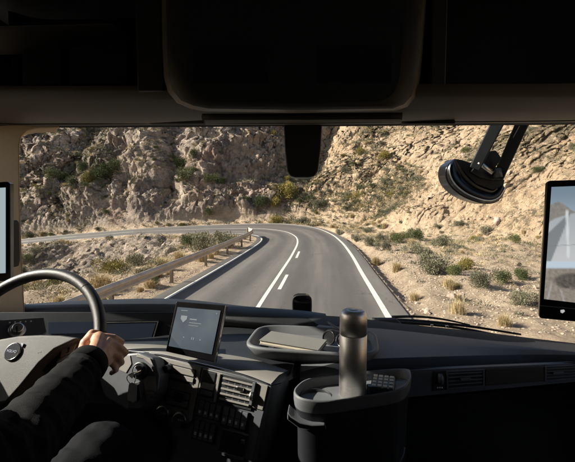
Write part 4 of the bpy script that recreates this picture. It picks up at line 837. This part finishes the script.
# centre overhead console
def outline(k, Y, dy=0):
    pts = [(160, -60), (161.5, 0), (162.5, 50), (164, 78), (168, 92), (177, 103), (190, 108.5), (205, 111.5), (300, 113), (396, 111.5), (408, 107), (416, 98), (420.5, 84), (424, 50), (427.5, 0), (429, -60)]
    cx0, cy0 = 294, 30; return [P(cx0 + (x - cx0) * k, cy0 + (y - cy0) * k + dy, Y) for x, y in pts]
R0, R1, R2, R3, R4 = outline(1.0, 1.20), outline(.992, 1.13), outline(.965, 1.085), outline(.93, 1.07), outline(.83, 1.065, 4)
con = part('overhead_console', grid([R0, R1, R2]), 'taupe', smooth=True)
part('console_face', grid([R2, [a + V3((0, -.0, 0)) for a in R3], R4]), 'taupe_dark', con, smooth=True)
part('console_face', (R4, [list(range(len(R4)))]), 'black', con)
for x0, x1 in ((194, 268), (318, 392)): part('console_screen', prism([P(x, y, 1.062) for x, y in ((x0, 45), (x1, 45), (x1, 82), (x0, 82))], V3((0, .003, 0))), 'gloss', con, bevel=.001)
part('console_latch', prism([P(x, y, 1.10) for x, y in ((270, 105.6), (275, 104.6), (321, 104.6), (326, 105.6), (322, 108), (274, 108))], V3((0, .03, 0))), 'dash', con, bevel=.002)
part('console_latch', prism([P(x, y, 1.095) for x, y in ((272, 107.6), (324, 107.6), (323, 108.4), (273, 108.4))], V3((0, .01, 0))), 'chrome', con)
part('visor_roller', tube(crv([P(203, 117.3, 1.27), P(300, 117.3, 1.22), P(402, 116.5, 1.17)], 6), .0115, 12), 'rubber', smooth=True)
part('visor_strip', prism([P(204, 119.5, 1.26), P(300, 119.5, 1.21), P(401, 118.8, 1.16), P(402, 122.6, 1.18), P(300, 124.2, 1.23), P(204, 124, 1.28)], V3((0, .02, .002))), 'taupe', bevel=.002)
for x0, x1, y in ((150, 204, 121.5), (402, 455, 121.5)): part('visor_bracket', prism([P(x0, y + 1.5, 1.26), P(x1, y - 1.5, 1.2), P(x1, y + 2, 1.2), P(x0, y + 2.2, 1.26)], V3((0, .02, 0))), 'rubber')
# sensor housing hanging at the glass
part('windscreen_camera_housing', prism([P(x, y, 1.36) for x, y in ((283.5, 122), (322.5, 122), (321, 150), (318.5, 171), (315, 176), (309, 177.5), (295, 177.5), (290, 176), (287, 171), (284.6, 150))], V3((0, .08, 0))), 'black', bevel=.006, seg=4)
sm = part('scuttle_sensor', prism([P(x, y, 1.62) for x, y in ((293, 322), (292.3, 300), (294, 296.5), (298, 295), (306, 295), (310, 296.5), (311.8, 300), (311.5, 322))], V3((0, .035, 0))), 'gloss', bevel=.005)
part('sensor_rim', tube(crv([P(x, y, 1.617) for x, y in ((293.4, 316), (292.9, 301), (295, 297), (299, 295.8), (305.5, 295.8), (309.4, 297), (311, 301), (310.8, 316))], 5), .0035, 8), 'rubber', sm, smooth=True)
# ---- right mirror monitor
def emn(name, c0, c1, st_, sc_):
    m, t, b = nodes_mat(name); tc = N(t, 'ShaderNodeTexCoord'); mp = N(t, 'ShaderNodeMapping'); mp.inputs['Scale'].default_value = (1, 1, .35); t.links.new(tc.outputs['Object'], mp.inputs[0]); n = N(t, 'ShaderNodeTexNoise', Scale=float(sc_), Detail=8.0, Roughness=.65); t.links.new(mp.outputs[0], n.inputs['Vector'])
    t.links.new(ramp(t, n.outputs[0], [(0.32, c0), (0.68, c1)]), b.inputs['Emission Color']); b.inputs['Emission Strength'].default_value = st_; b.inputs['Base Color'].default_value = (.01, .01, .01, 1); b.inputs['Roughness'].default_value = .3; return m
M['m_sky'] = emn('shown_sky', (.17, .21, .25), (.30, .35, .40), .42, 14); M['m_trailer'] = emn('shown_trailer', (.22, .24, .26), (.38, .39, .40), .36, 22); M['m_dark'] = emn('shown_dark', (.07, .08, .085), (.17, .17, .17), .42, 60)
M['m_road'] = emn('shown_road', (.10, .085, .07), (.32, .27, .22), .42, 80); M['m_white'] = emn('shown_white', (.40, .42, .43), (.60, .61, .60), .36, 60); M['m_blue'] = emn('shown_blue', (.35, .45, .52), (.55, .62, .68), .42, 40); M['m_deep'] = emn('shown_deep', (.02, .02, .02), (.12, .10, .08), .42, 110)
rp = Plane(P(546, 181, 1.0), P(630, 184, .93), P(539, 306, .99))
rm = part('right_mirror_monitor', slab(rp, [(546.5, 182.5), (549, 180.6), (660, 177), (660, 330), (640, 328), (541, 318.5), (539, 316.5), (539.5, 305)], -.02, 0), 'gloss', bevel=.003)
def rr(n, pts, o, m_): part(n, slab(rp, pts, o, o + .0003), m_, rm)
X2 = 655
ny2, nx2 = 120, 60; sv_, sc2_ = [], []
def sm(a, b, x): t_ = min(max((x - a) / (b - a), 0), 1); return t_ * t_ * (3 - 2 * t_)
def mixv(a, b, t_): return tuple(p * (1 - t_) + q * t_ for p, q in zip(a, b))
for j_ in range(ny2):
    for i_ in range(nx2):
        u = (i_ / (nx2 - 1)) ** 1.35; v = j_ / (ny2 - 1); xl = 551.5 + (544 - 551.5) * v; x = xl + (X2 - xl) * u; y = (187 - 4 * u) + (299 + 13 * u - 187 + 4 * u) * v; sv_.append(rp(x, y, .001))
        nz2 = mnoise.noise(V3((x * .35, y * .35, 1))) * .5 + mnoise.noise(V3((x * 1.1, y * 1.1, 4))) * .3
        c_ = mixv((.15, .20, .25), (.27, .33, .38), sm(187, 222, y))
        hl = 207 - 5 * math.sin((x - 548) * .16) + 2 * nz2; c_ = mixv(c_, mixv((.15, .15, .145), (.26, .23, .20), .5 + nz2), sm(hl - .8, hl + .8, y))
        arc = 224 - 11 * math.sqrt(max(0, min(1, (x - 549) / 26))); c_ = mixv(c_, mixv((.33, .355, .37), (.44, .45, .455), sm(arc, 262, y)), sm(arc - 1, arc + 1, y))
        dg = (x - 549) * 1.9; sh2 = sm(232 - dg * .5 - 1, 232 - dg * .5 + 1.5, y) * (1 - sm(266 - dg * 1.3 - 2, 266 - dg * 1.3 + 2, y)); c_ = mixv(c_, (.11, .125, .135), sh2 * .75)
        c_ = mixv(c_, (.58, .60, .60), .8 * (1 - sm(.7, 1.9, abs(x - 567.5 - (y - 230) * .03))) * sm(208, 212, y) * (1 - sm(256, 260, y)))
        c_ = mixv(c_, (.16, .17, .18), .5 * (1 - sm(.2, .7, abs((y - 246 + (x - 550) * .05)))))
        c_ = mixv(c_, (.42, .50, .56), sm(260.5, 262, y)); gr_ = mixv((.14, .125, .105), (.30, .265, .22), .5 + .9 * nz2); c_ = mixv(c_, gr_, sm(267, 269.5, y))
        bl2 = 1 - sm(.7, 1.05, math.hypot((x - 572) / 20, (y - 281) / 9 + .25 * nz2)); c_ = mixv(c_, mixv((.025, .025, .025), (.12, .105, .09), .5 + nz2), bl2 * .9)
        c_ = mixv(c_, (.34, .34, .33), .7 * (1 - sm(.6, 1.6, abs(x - 549.5 - (292 - y) * .25))) * sm(280, 286, y)); c_ = mixv(c_, (.34, .34, .33), .6 * (1 - sm(.5, 1.4, abs(x - 562.5 - (y - 296) * .3))) * sm(287, 291, y))
        sc2_.append(c_)
dv = [[j_ * nx2 + i_, j_ * nx2 + i_ + 1, (j_ + 1) * nx2 + i_ + 1, (j_ + 1) * nx2 + i_] for j_ in range(ny2 - 1) for i_ in range(nx2 - 1)]
m_, t_m, b_m = nodes_mat('mirror_view'); M['mirror_view'] = m_; at_ = N(t_m, 'ShaderNodeAttribute', attribute_name='view'); t_m.links.new(at_.outputs['Color'], b_m.inputs['Emission Color']); b_m.inputs['Emission Strength'].default_value = .48; b_m.inputs['Base Color'].default_value = (.01, .01, .012, 1); b_m.inputs['Roughness'].default_value = .25
dp = part('display', (sv_, dv), 'mirror_view', rm); ca_ = dp.data.color_attributes.new('view', 'FLOAT_COLOR', 'POINT')
ca_.data.foreach_set('color', np.array([(*c_, 1) for c_ in sc2_], np.float32).ravel())
rr('mark', [(560.5, 310), (564, 309.6), (565, 311.4), (562.5, 313.4), (560.6, 312.4)], .001, 'm_white')
part('chin_seam', slab(rp, [(539.6, 305.2), (660, 316), (660, 316.8), (539.6, 306)], .0003, .0012), 'darkpanel', rm)
# ---- outside: front mirror on two arms, wipers
def bar(a, b, w0, w1, t_, nm, mat='black', parent=None, bevel=.006):
    ax = (b - a).normalized(); view = ((a + b) / 2 - CAM).normalized(); s_ = ax.cross(view).normalized(); dd = ax.cross(s_).normalized() * t_
    return part(nm, prism([a - s_ * w0, a + s_ * w0, b + s_ * w1, b - s_ * w1], [p + dd for p in (a - s_ * w0, a + s_ * w0, b + s_ * w1, b - s_ * w1)]), mat, parent, bevel=bevel)
MY = 1.95
fm = part('front_mirror', prism([P(x, y, MY) for x, y in ((476, 166), (490, 163), (506, 172), (504, 180), (494, 181), (480, 178), (470, 172))], V3((0, .06, 0))), 'black', bevel=.006)
bar(P(505, 108, 1.8), P(476, 166, MY), .028, .024, .05, 'mirror_arm', parent=fm); bar(P(529, 108, 1.8), P(499, 176, MY), .028, .024, .05, 'mirror_arm', parent=fm)
for x0, y0, x1, y1 in ((506.5, 118, 481, 165), (530, 118, 503, 172), (499.5, 118, 473.5, 162), (519.5, 126, 494, 172)): part('arm_highlight', tube([P(x0, y0, 1.79), P(x1, y1, MY - .01)], .0022, 6), 'metal' if x0 in (506.5, 519.5) else 'darkpanel', fm)
part('mirror_bracket', prism([P(x, y, MY - .01) for x, y in ((483, 152), (496, 150), (502, 158), (494, 170), (480, 166))], V3((0, .05, 0))), 'rubber', fm, bevel=.004)
part('bracket_pin', tube([P(478, 162, MY - .05), P(492, 173, MY - .05)], .011, 12), 'metal', fm, smooth=True); part('bracket_pin', tube([P(498, 168, MY - .05), P(499, 177, MY - .05)], .016, 12), 'darkpanel', fm, smooth=True)
sh0 = crv([V3((x, y, 0)) for x, y in ((455, 158.5), (447, 166), (445.5, 176), (450, 186), (461, 195.5), (476, 202), (489, 204), (499, 200.5), (505, 191), (504, 186))], 5)
ed = crv([V3((x, y, 0)) for x, y in ((455, 158.5), (459, 163), (463, 170), (469, 178), (477, 184.5), (486, 188.5), (493, 190), (497, 187), (500, 184), (504, 186))], 5)
rows = []
for k in range(9):
    t_ = k / 8; bul = math.sin(math.pi * t_ * .9 + .3) * .05 - .0148; rows.append([P(*(a.lerp(b, t_)).xy, MY + .02 - bul * math.sin(math.pi * i_ / (len(sh0) - 1)) ** .5) for i_, (a, b) in enumerate(zip(sh0, ed))])
shell = part('mirror_shell', grid(rows), 'gloss', fm, smooth=True); 
part('shell_back', prism([P(p.x, p.y, MY + .012) for p in sh0 + ed[::-1][1:-1]], V3((0, .10, 0))), 'gloss', fm, bevel=.01)
part('shell_trim', tube([rows[2][i_] - Yv * .003 for i_ in range(4, len(sh0) - 3)], .0035, 6), 'metal', fm, smooth=True)
part('mirror_neck', prism([P(x, y, MY + .01) for x, y in ((455, 158.5), (463, 160), (480, 166), (494, 174), (505, 180), (503.5, 187), (493, 190), (476, 184), (463, 171))], V3((0, .05, 0))), 'rubber', fm, bevel=.004)
for a, b, r0 in (((372, 319.5, 1.62), (521, 334.5, 1.46), .006), ((392, 317.0, 1.64), (470, 325, 1.52), .0045), ((380, 322, 1.60), (505, 336.5, 1.45), .006)):
    a_, b_2 = P(*a), P(*b); wpr = part('wiper', tube(crv([a_, a_.lerp(b_2, .33) + Zv * .012, a_.lerp(b_2, .66) + Zv * .012, b_2], 6), [r0 * (1.4 - .8 * k / 18) for k in range(19)], 8), 'rubber', smooth=True)
for x, y in ((432, 325.5), (447, 326.2)): part('wiper_clip', boxv(P(x, y, 1.43), Xv * .005, Yv * .004, Zv * .003), 'metal', wpr, bevel=.001)
part('wiper_cover', prism(Ps([(371, 325, 1.5), (380, 319.5, 1.5), (397, 319.5, 1.48), (404, 326, 1.45)]), V3((0, .03, 0))), 'rubber', bevel=.004)
# ---- cab shell
def wallq(nm, pts, th, mat='black', **k): return part(nm, prism(pts, th), mat, **k)
fl_ = V3((-1.10, 1.56, 0)); bl_ = V3((-1.62, -.75, 0)); fr2 = V3((1.06, 1.10, 0)); br_2 = V3((.62, -1.0, 0))
zt, zb, zw0, zw1 = 3.55, 1.3, 2.43, 3.22
tl_d = (bl_ - fl_).normalized(); tr_d = (br_2 - fr2).normalized()
def at(p, z_): return V3((p.x, p.y, z_))
wallq('roof', [at(fl_ + Yv * .3, zt), at(fr2 + Yv * .3, zt), at(br_2, zt), at(bl_, zt)], V3((0, 0, .05)), 'lining')
wallq('back_wall', [at(bl_, zb), at(br_2, zb), at(br_2, zt), at(bl_, zt)], V3((0, -.05, 0)), 'lining')
wallq('cab_floor', [at(fl_, zb), at(fr2, zb), at(br_2, zb), at(bl_, zb)], V3((0, 0, -.05)), 'rubber')
wallq('front_wall', [at(fl_, zb), at(fr2, zb), at(fr2, 2.36), at(fl_, 2.36)], V3((0, .05, 0)), 'rubber')
dl = fl_ + tl_d * .95
L_out = V3((-.05, 0, 0))
ld = wallq('left_door', [at(fl_, zb), at(dl, zb), at(dl, zw0), at(fl_, zw0)], L_out, 'black', bevel=.01)
wallq('cab_side', [at(dl, zb), at(bl_, zb), at(bl_, zt), at(dl, zt)], L_out, 'lining'); wallq('cab_side', [at(fl_, zw1), at(dl, zw1), at(dl, zt), at(fl_, zt)], L_out)
wallq('front_bulkhead', [at(fl_ + Yv * .10, 3.19), at(fr2 + Yv * .22, 3.19), at(fr2 + Yv * .22, zt), at(fl_ + Yv * .10, zt)], V3((0, .04, 0)))
wallq('cab_side', [at(fl_ + V3((-.001, 0, 0)), 3.22), at(fl_ + Yv * .25, 3.22), at(fl_ + Yv * .25, zt), at(fl_ + V3((-.001, 0, 0)), zt)], L_out * .9)
part('side_window', ([at(fl_, zw0) + L_out * .5, at(dl, zw0) + L_out * .5, at(dl, zw1) + L_out * .5, at(fl_, zw1) + L_out * .5], [[0, 1, 2, 3]]), 'glass')
dr = fr2 + tr_d * .8
wallq('right_door', [at(fr2, zb), at(dr, zb), at(dr, zw0), at(fr2, zw0)], -L_out, 'black', bevel=.01)
wallq('cab_side', [at(dr, zb), at(br_2, zb), at(br_2, zt), at(dr, zt)], -L_out, 'lining'); wallq('cab_side', [at(fr2, zw1), at(dr, zw1), at(dr, zt), at(fr2, zt)], -L_out)
part('side_window', ([at(fr2, zw0) - L_out * .5, at(dr, zw0) - L_out * .5, at(dr, zw1) - L_out * .5, at(fr2, zw1) - L_out * .5], [[0, 1, 2, 3]]), 'glass')
# driver's seat
sc_ = V3((-.66, .22, 0)); seat = part('driver_seat', boxv(sc_ + Zv * 1.98, Xv * .26, Yv * .26, Zv * .07), 'seat', bevel=.04, seg=4)
part('seat_back', boxv(sc_ + V3((-.05, -.30, 2.38)), Xv * .25, Yv * .06, Zv * .36), 'seat', seat, bevel=.04, seg=4); part('seat_base', boxv(sc_ + Zv * 1.6, Xv * .2, Yv * .2, Zv * .3), 'rubber', seat, bevel=.02)

# ================================================================== LOOSE THINGS
def solo(name, vf, mat, label, cat, **k):
    o = meshobj(name, vf[0], vf[1], mat, None, **k); return tag(o, label, cat)
# thermos
tb = P(352.5, 393, .935); tb.z -= .012; th = empty('thermos_flask', tb); tag(th, 'tall brushed steel thermos flask standing in the console bin', 'flask')
hgt = P(352, 308.5, .935).z - tb.z; tr = .0325
meshobj('body', *lathe([(tr - .002, 0), (tr, .002), (tr, hgt * .715), (tr - .0012, hgt * .72)], tb, Zv, 56), 'steel', th, smooth=True)
meshobj('cap', *lathe([(tr - .0012, hgt * .724), (tr - .0002, hgt * .727), (tr - .0002, hgt * .90), (tr - .002, hgt * .945), (tr - .006, hgt * .975), (tr - .013, hgt * .99), (.0001, hgt * .992)], tb, Zv, 56), 'steel', th, smooth=True)
meshobj('cap_button', *lathe([(.015, hgt * .985), (.013, hgt * .994), (.0001, hgt * .996)], tb, Zv, 24), 'steel', th, smooth=True)
meshobj('seam_ring', *lathe([(tr - .0022, hgt * .715), (tr - .0022, hgt * .73)], tb, Zv, 48), 'rubber', th)
# remote with keys in the bin
rmp = P(383, 384.5, .95); rt = empty('remote_control', rmp); tag(rt, 'small black remote control with pale square keys lying in the console bin', 'remote')
ra = V3((.94, -.25, 0)).normalized(); rb = V3((.3, .95, .05)).normalized(); rz = ra.cross(rb).normalized()
meshobj('body', *boxv(rmp, ra * .028, rb * .034, rz * .007), 'black', rt, bevel=.003)
for i_ in range(4):
    for j_ in range(4): meshobj('key', *boxv(rmp + ra * (-.020 + .0133 * i_) + rb * (-.024 + .016 * j_) + rz * .0085, ra * .0048, rb * .0055, rz * .0016), 'paper', rt, bevel=.0008)
# tray
tcn = P(313, 343, 1.17); tcn.z -= .004; ta = V3((.985, -.16, 0)).normalized(); tb_ = V3((.16, .985, 0)).normalized()
def sq(a, b, z_, n=.42, N_=56): 
    out = []
    for k in range(N_):
        t_ = 2 * math.pi * k / N_; c_, s_ = math.cos(t_), math.sin(t_); out.append(tcn + ta * a * math.copysign(abs(c_) ** n, c_) + tb_ * b * math.copysign(abs(s_) ** n, s_) + Zv * z_)
    return out
tray = empty('dash_tray', tcn); tag(tray, 'shallow rounded dark grey tray on top of the dashboard, holding a notebook and sunglasses', 'tray')
v, f = grid([sq(.150, .080, -.022), sq(.168, .094, -.018), sq(.190, .112, .012), sq(.190, .112, .018), sq(.184, .107, .021), sq(.178, .101, .018), sq(.172, .096, -.004), sq(.16, .088, -.010)], True); k0 = len(v); v.append(tcn - Zv * .010); f += [[7 * 56 + k, 7 * 56 + (k + 1) % 56, k0] for k in range(56)]
meshobj('shell', v, f, 'dash', tray, smooth=True)
meshobj('liner', *prism(sq(.158, .086, -.0095), V3((0, 0, .0015))), 'rubber', tray)
# notebook resting in tray, left front
nbp = tcn + ta * -.055 + tb_ * -.03 + Zv * .014; na = V3((.93, -.36, -.03)).normalized(); nb = V3((.36, .93, 0)).normalized(); nz_ = na.cross(nb).normalized()
nbk = empty('notebook', nbp); tag(nbk, 'closed pale notebook with a grey cover lying in the dashboard tray', 'notebook')
meshobj('pages', *boxv(nbp, na * .088, nb * .042, nz_ * .0045), 'paper', nbk, bevel=.001)
meshobj('cover', *boxv(nbp + nz_ * .006, na * .090, nb * .044, nz_ * .0012), 'cowl', nbk, bevel=.0008); meshobj('cover', *boxv(nbp - nz_ * .006, na * .090, nb * .044, nz_ * .0012), 'cowl', nbk, bevel=.0008)
# sunglasses
sg = tcn + ta * .068 + tb_ * .0 + Zv * .02; gl = empty('sunglasses', sg); tag(gl, 'black folded sunglasses leaning upright in the dashboard tray beside the flask', 'sunglasses')
ga = V3((.35, -.5, .1)).normalized(); gz = V3((.12, .1, .95)).normalized()
for k, s_ in enumerate((-1, 1)):
    c_ = sg + ga * .032 * s_; ring_ = [c_ + ga * .027 * math.cos(q_ * math.pi / 12) + gz * .021 * math.sin(q_ * math.pi / 12) for q_ in range(24)]
    meshobj('lens', ring_, [list(range(24))], 'gloss', gl); meshobj('frame', *tube(ring_, .0028, 8, True), 'gloss', gl, smooth=True)
meshobj('bridge', *tube([sg + ga * -.006 + gz * .008, sg + gz * .012, sg + ga * .006 + gz * .008], .0025, 8), 'gloss', gl)
for s_ in (-1, 1): meshobj('temple', *tube(crv([sg + ga * .058 * s_ + gz * .010, sg + ga * .03 * s_ + gz * .02 + tb_ * .01, sg - ga * .05 * s_ + gz * (.030 + .012 * s_) + tb_ * .014], 5), .0028, 8), 'gloss', gl, smooth=True)
# cup in the holder left
# keys hanging from the ignition
k0 = ip(140.5, 370.5, .014); ks = empty('key_ring', k0); tag(ks, 'key in the ignition with a steel ring and a pale fob hanging below', 'keys')
k1 = ip(133.5, 373.5, .03)
meshobj('key', *tube([k0, k0.lerp(k1, .6), k1], [.0022, .0022, .003], 8), 'chrome', ks); meshobj('key_head', *prism([k1 + q for q in (V3((-.012, 0, -.004)), V3((-.004, 0, .004)), V3((.004, 0, -.001)), V3((-.003, 0, -.013)))], V3((0, -.003, 0))), 'chrome', ks, bevel=.0008)
rc_ = ip(131.3, 379, .03); meshobj('ring', *tube([rc_ + V3((.011 * math.cos(q_), 0.003 * math.sin(q_ * 2), .014 * math.sin(q_))) for q_ in [2 * math.pi * k / 24 for k in range(24)]], .0011, 6, True), 'chrome', ks, smooth=True)
fp = Plane(ip(130, 385, .03), ip(140, 386, .03), ip(130, 400, .028))
meshobj('fob', *slab(fp, [(128.5, 384), (131, 382.5), (136, 385), (135.4, 401), (133, 403.5), (127.5, 400.5), (126.8, 397)], -.006, 0), 'panel', ks, bevel=.002)
meshobj('fob', *slab(fp, [(133.5, 386), (138.5, 384), (141, 399), (136.5, 402.5)], -.012, -.007), 'black', ks, bevel=.002)

# ================================================================== PERSON
def capsule(p0, r0, p1, r1, n=14):
    ax = p1 - p0; L = ax.length or 1e-6; ax = ax / L; prof_ = []
    for k in range(0, 6): a = math.pi / 2 * k / 5; prof_.append((r0 * math.sin(a), -r0 * math.cos(a)))
    for k in range(0, 6): a = math.pi / 2 * k / 5; prof_.append((r1 * math.cos(a), L + r1 * math.sin(a)))
    return lathe(prof_, p0, ax, n)
def organic(name, caps, vox, mat, parent, it=6, fac=.6, wr=None):
    v, f = join(*[capsule(*c_) for c_ in caps]); o = meshobj('tmp', v, f, mat, None)
    m_ = o.modifiers.new('r', 'REMESH'); m_.mode = 'VOXEL'; m_.voxel_size = vox; m_.adaptivity = 0
    s_ = o.modifiers.new('s', 'SMOOTH'); s_.iterations = it; s_.factor = fac
    if wr:
        tx_ = bpy.data.textures.new('folds', 'CLOUDS'); tx_.noise_scale = wr[0]; tx_.noise_depth = 3; dm = o.modifiers.new('d', 'DISPLACE'); dm.texture = tx_; dm.strength = wr[1]; dm.mid_level = .5; dm.texture_coords = 'GLOBAL'
    bpy.context.view_layer.update(); dg = bpy.context.evaluated_depsgraph_get(); me_ = bpy.data.meshes.new_from_object(o.evaluated_get(dg)); old = o.data; bpy.data.objects.remove(o); bpy.data.meshes.remove(old)
    me_.name = name; me_.polygons.foreach_set('use_smooth', [True] * len(me_.polygons)); me_.materials.clear(); me_.materials.append(M[mat]); o = bpy.data.objects.new(name, me_); link(o, parent); return o
hip = V3((-.66, .12, 2.14)); per = empty('person', hip); tag(per, 'seated driver in a black long-sleeved top, right hand gripping the steering wheel', 'person')
ga_ = .36   # grip angle on the rim
G0 = rimp(.36)
sho = V3((-.48, .12, 2.62)); elb = P(12, 452, .58); wri = P(88, 364, .865)
# hand targets, from pixels and depth around the rim
D = G0.y
mcp = [P(99, 337, D - .030), P(107, 342.5, D - .036), P(110, 351, D - .040), P(108.5, 359.5, D - .040)]
pip = [P(114, 338, D - .012), P(119, 347, D - .020), P(118.5, 357, D - .022), P(114, 365.5, D - .022)]
dip = [P(121.5, 342, D + .008), P(125.5, 352.5, D + .004), P(121.5, 362.5, D + .002), P(116, 370, D + .002)]
tip = [P(118, 348.5, D + .022), P(120, 357.5, D + .020), P(116, 366.5, D + .018), P(111.5, 373, D + .016)]
rad = [(.0115, .0095, .0085, .0075), (.0118, .0098, .0088, .0078), (.0112, .0092, .0083, .0073), (.0102, .0083, .0074, .0065)]
hand = []
cb = [wri + V3((.004, .012, .012)), wri + V3((.010, .012, .004)), wri + V3((.013, .012, -.006)), wri + V3((.014, .010, -.016))]
for i_ in range(4):
    a, b, c_, d = rad[i_]; hand += [(cb[i_], .0155, mcp[i_], a + .0025), (mcp[i_], a, pip[i_], b), (pip[i_], b, dip[i_], c_), (dip[i_], c_, tip[i_], d)]
    if i_: hand.append((mcp[i_ - 1].lerp(mcp[i_], .5) - V3((.012, -.008, 0)), .0135, cb[i_ - 1].lerp(cb[i_], .5), .017))
t0, t1, t2, t3 = P(84, 356, D - .05), P(85.5, 343, D - .040), P(92, 333.5, D - .022), P(101, 333.5, D - .004)
hand += [(wri, .021, t0, .019), (t0, .019, t1, .0135), (t1, .0125, t2, .0105), (t2, .0105, t3, .0085), (t0, .016, mcp[0] - V3((.012, 0, .004)), .012), (t1, .011, mcp[0] - V3((.02, 0, .0)), .011)]
# body
neck = V3((-.70, .10, 2.72)); head = V3((-.72, .17, 2.92)); lsh = V3((-.92, .14, 2.62)); lel = V3((-.98, .40, 2.44)); lw3 = rimp(2.9) + V3((0, -.03, .0))
rk, lk = V3((-.42, .86, 2.275)), V3((-.80, .80, 2.25)); rh, lh = hip + V3((.12, 0, 0)), hip - V3((.12, 0, 0)); rf, lf = V3((-.36, 1.0, 1.62)), V3((-.78, .98, 1.62))
body = hand + [(wri, .027, wri.lerp(elb, .35), .036), (wri.lerp(elb, .3), .036, elb, .044), (elb, .042, sho, .05), (sho, .055, neck - Zv * .04, .05), (lsh, .055, neck - Zv * .04, .05), (sho.lerp(lsh, .2) - Zv * .1, .11, hip + V3((.06, 0, .12)), .11), (sho.lerp(lsh, .8) - Zv * .1, .11, hip + V3((-.06, 0, .12)), .11), (hip + Xv * .06, .13, hip - Xv * .06, .13),
     (neck - Zv * .05, .055, head - Zv * .06, .055), (head + Zv * .015 - Yv * .02, .088, head + V3((0, .03, -.04)), .068), (head + V3((0, .07, -.09)), .035, head + V3((0, .05, -.06)), .05), (head + V3((0, .098, -.02)), .008, head + V3((0, .112, -.045)), .012), (head + V3((-.082, .0, -.02)), .012, head + V3((-.086, -.005, -.05)), .009), (head + V3((.082, .0, -.02)), .012, head + V3((.086, -.005, -.05)), .009),
     (lsh, .05, lel, .042), (lel, .042, lw3, .028), (rh, .085, rk, .058), (lh, .085, lk, .058), (rk, .055, rf, .04), (lk, .055, lf, .04)]
for i_ in range(4): body.append((lw3 + V3((.0, .0, .01)), .016, rimp(2.9 - .06 * i_ + .1) + wn * .026, .012)); body.append((rimp(2.9 - .06 * i_ + .1) + wn * .026, .0105, rimp(2.9 - .06 * i_ + .1) + (rimp(2.9) - wc).normalized() * .026, .0095)); body.append((rimp(2.9 - .06 * i_ + .1) + (rimp(2.9) - wc).normalized() * .026, .0095, rimp(2.9 - .06 * i_ + .1) - wn * .022, .0085))
organic('body', body, .0027, 'skin', per, 5, .5)
cuff0 = wri.lerp(elb, .07)
def sleeve(a, b, c_, r0, r1, r2): return [(a, r0, a.lerp(b, .35), r0 * 1.22), (a.lerp(b, .3), r0 * 1.2, b, r1), (b, r1, c_, r2)]
jk = sleeve(cuff0, elb, sho, .039, .057, .074) + sleeve(lw3.lerp(lel, .12), lel, lsh, .040, .06, .075) + [(sho, .08, neck - Zv * .06, .068), (lsh, .08, neck - Zv * .06, .068), (sho.lerp(lsh, .2) - Zv * .1, .128, hip + V3((.06, 0, .08)), .135), (sho.lerp(lsh, .8) - Zv * .1, .128, hip + V3((-.06, 0, .08)), .135), (sho.lerp(lsh, .5) - Zv * .1, .13, hip + V3((0, 0, .08)), .135)]
organic('jacket', jk, .0055, 'fabric', per, 6, .5, (.05, .006))
def folds(o, a, b, rad_, amp, sc1=.024, sc2=.11, skew=.5):
    ax = (b - a).normalized(); L = (b - a).length; u = ax.orthogonal().normalized(); w3 = ax.cross(u); nr = [v_.normal.copy() for v_ in o.data.vertices]; base_ = o.location
    for v_, n_ in zip(o.data.vertices, nr):
        q_ = v_.co + base_ + (V3((0, 0, 0)) if o.parent is None else o.parent.location) - a; t = q_.dot(ax)
        if not -.05 < t < L + .05 or (q_ - ax * t).length > rad_: continue
        x_ = q_.dot(u); y_ = q_.dot(w3); k = mnoise.noise(V3(((t + skew * x_) / sc1, x_ / sc2, y_ / sc2))); k2 = mnoise.noise(V3(((t - skew * y_) / (sc1 * .5), x_ / sc2 + 9, y_ / sc2)))
        m_ = .35 + .65 * abs(mnoise.noise(V3((t / .09, 5, x_ / .1)))) * 2
        v_.co += n_ * amp * m_ * ((.6 - 2 * abs(k)) + .35 * (.5 - 2 * abs(k2)))
jo = [c_ for c_ in per.children if c_.name.startswith('jacket')][0]; folds(jo, cuff0, elb, .10, .0065); folds(jo, elb, sho, .12, .008)
ca = (wri - elb).normalized(); cu = ca.orthogonal().normalized(); cv_ = ca.cross(cu)
meshobj('cuff', *lathe([(.030, -.02), (.0415, -.018), (.043, .0), (.042, .016), (.039, .021), (.0355, .019), (.034, .002)], cuff0 + ca * .010, ca, 36), 'fabric', per, smooth=True)
organic('trousers', [(hip + Xv * .06, .15, hip - Xv * .06, .15), (rh, .10, rk, .080), (lh, .10, lk, .080), (rk, .078, rf, .062), (lk, .078, lf, .062)], .007, 'denim', per, 5, .5, (.05, .006))
to_ = [c_ for c_ in per.children if c_.name.startswith('trousers')][0]; folds(to_, rk, rh, .14, .006, .035, .12)
organic('shoe', [(rf - Zv * .10, .045, rf + V3((0, .12, -.14)), .035)], .006, 'rubber', per); organic('shoe', [(lf - Zv * .10, .045, lf + V3((0, .12, -.14)), .035)], .006, 'rubber', per)
M['hair'] = plain('hair', (.02, .014, .01), .8, bump=1.0, scale=300)
organic('hair', [(head + V3((0, -.03, .04)), .088, head + V3((0, .0, .05)), .08), (head + V3((0, -.045, -.01)), .078, head + V3((0, -.03, .03)), .085)], .005, 'hair', per, 3, .5, (.01, .006))
for s_ in (-1, 1): meshobj('eye', *lathe([(.0001, -.011), (.011, 0), (.0001, .011)], head + V3((.032 * s_, .088, -.008)), Yv, 12), 'white', per)
meshobj('mouth', *tube([head + V3((-.022, .098, -.082)), head + V3((0, .105, -.080)), head + V3((.022, .098, -.082))], .0035, 6), 'skin', per)
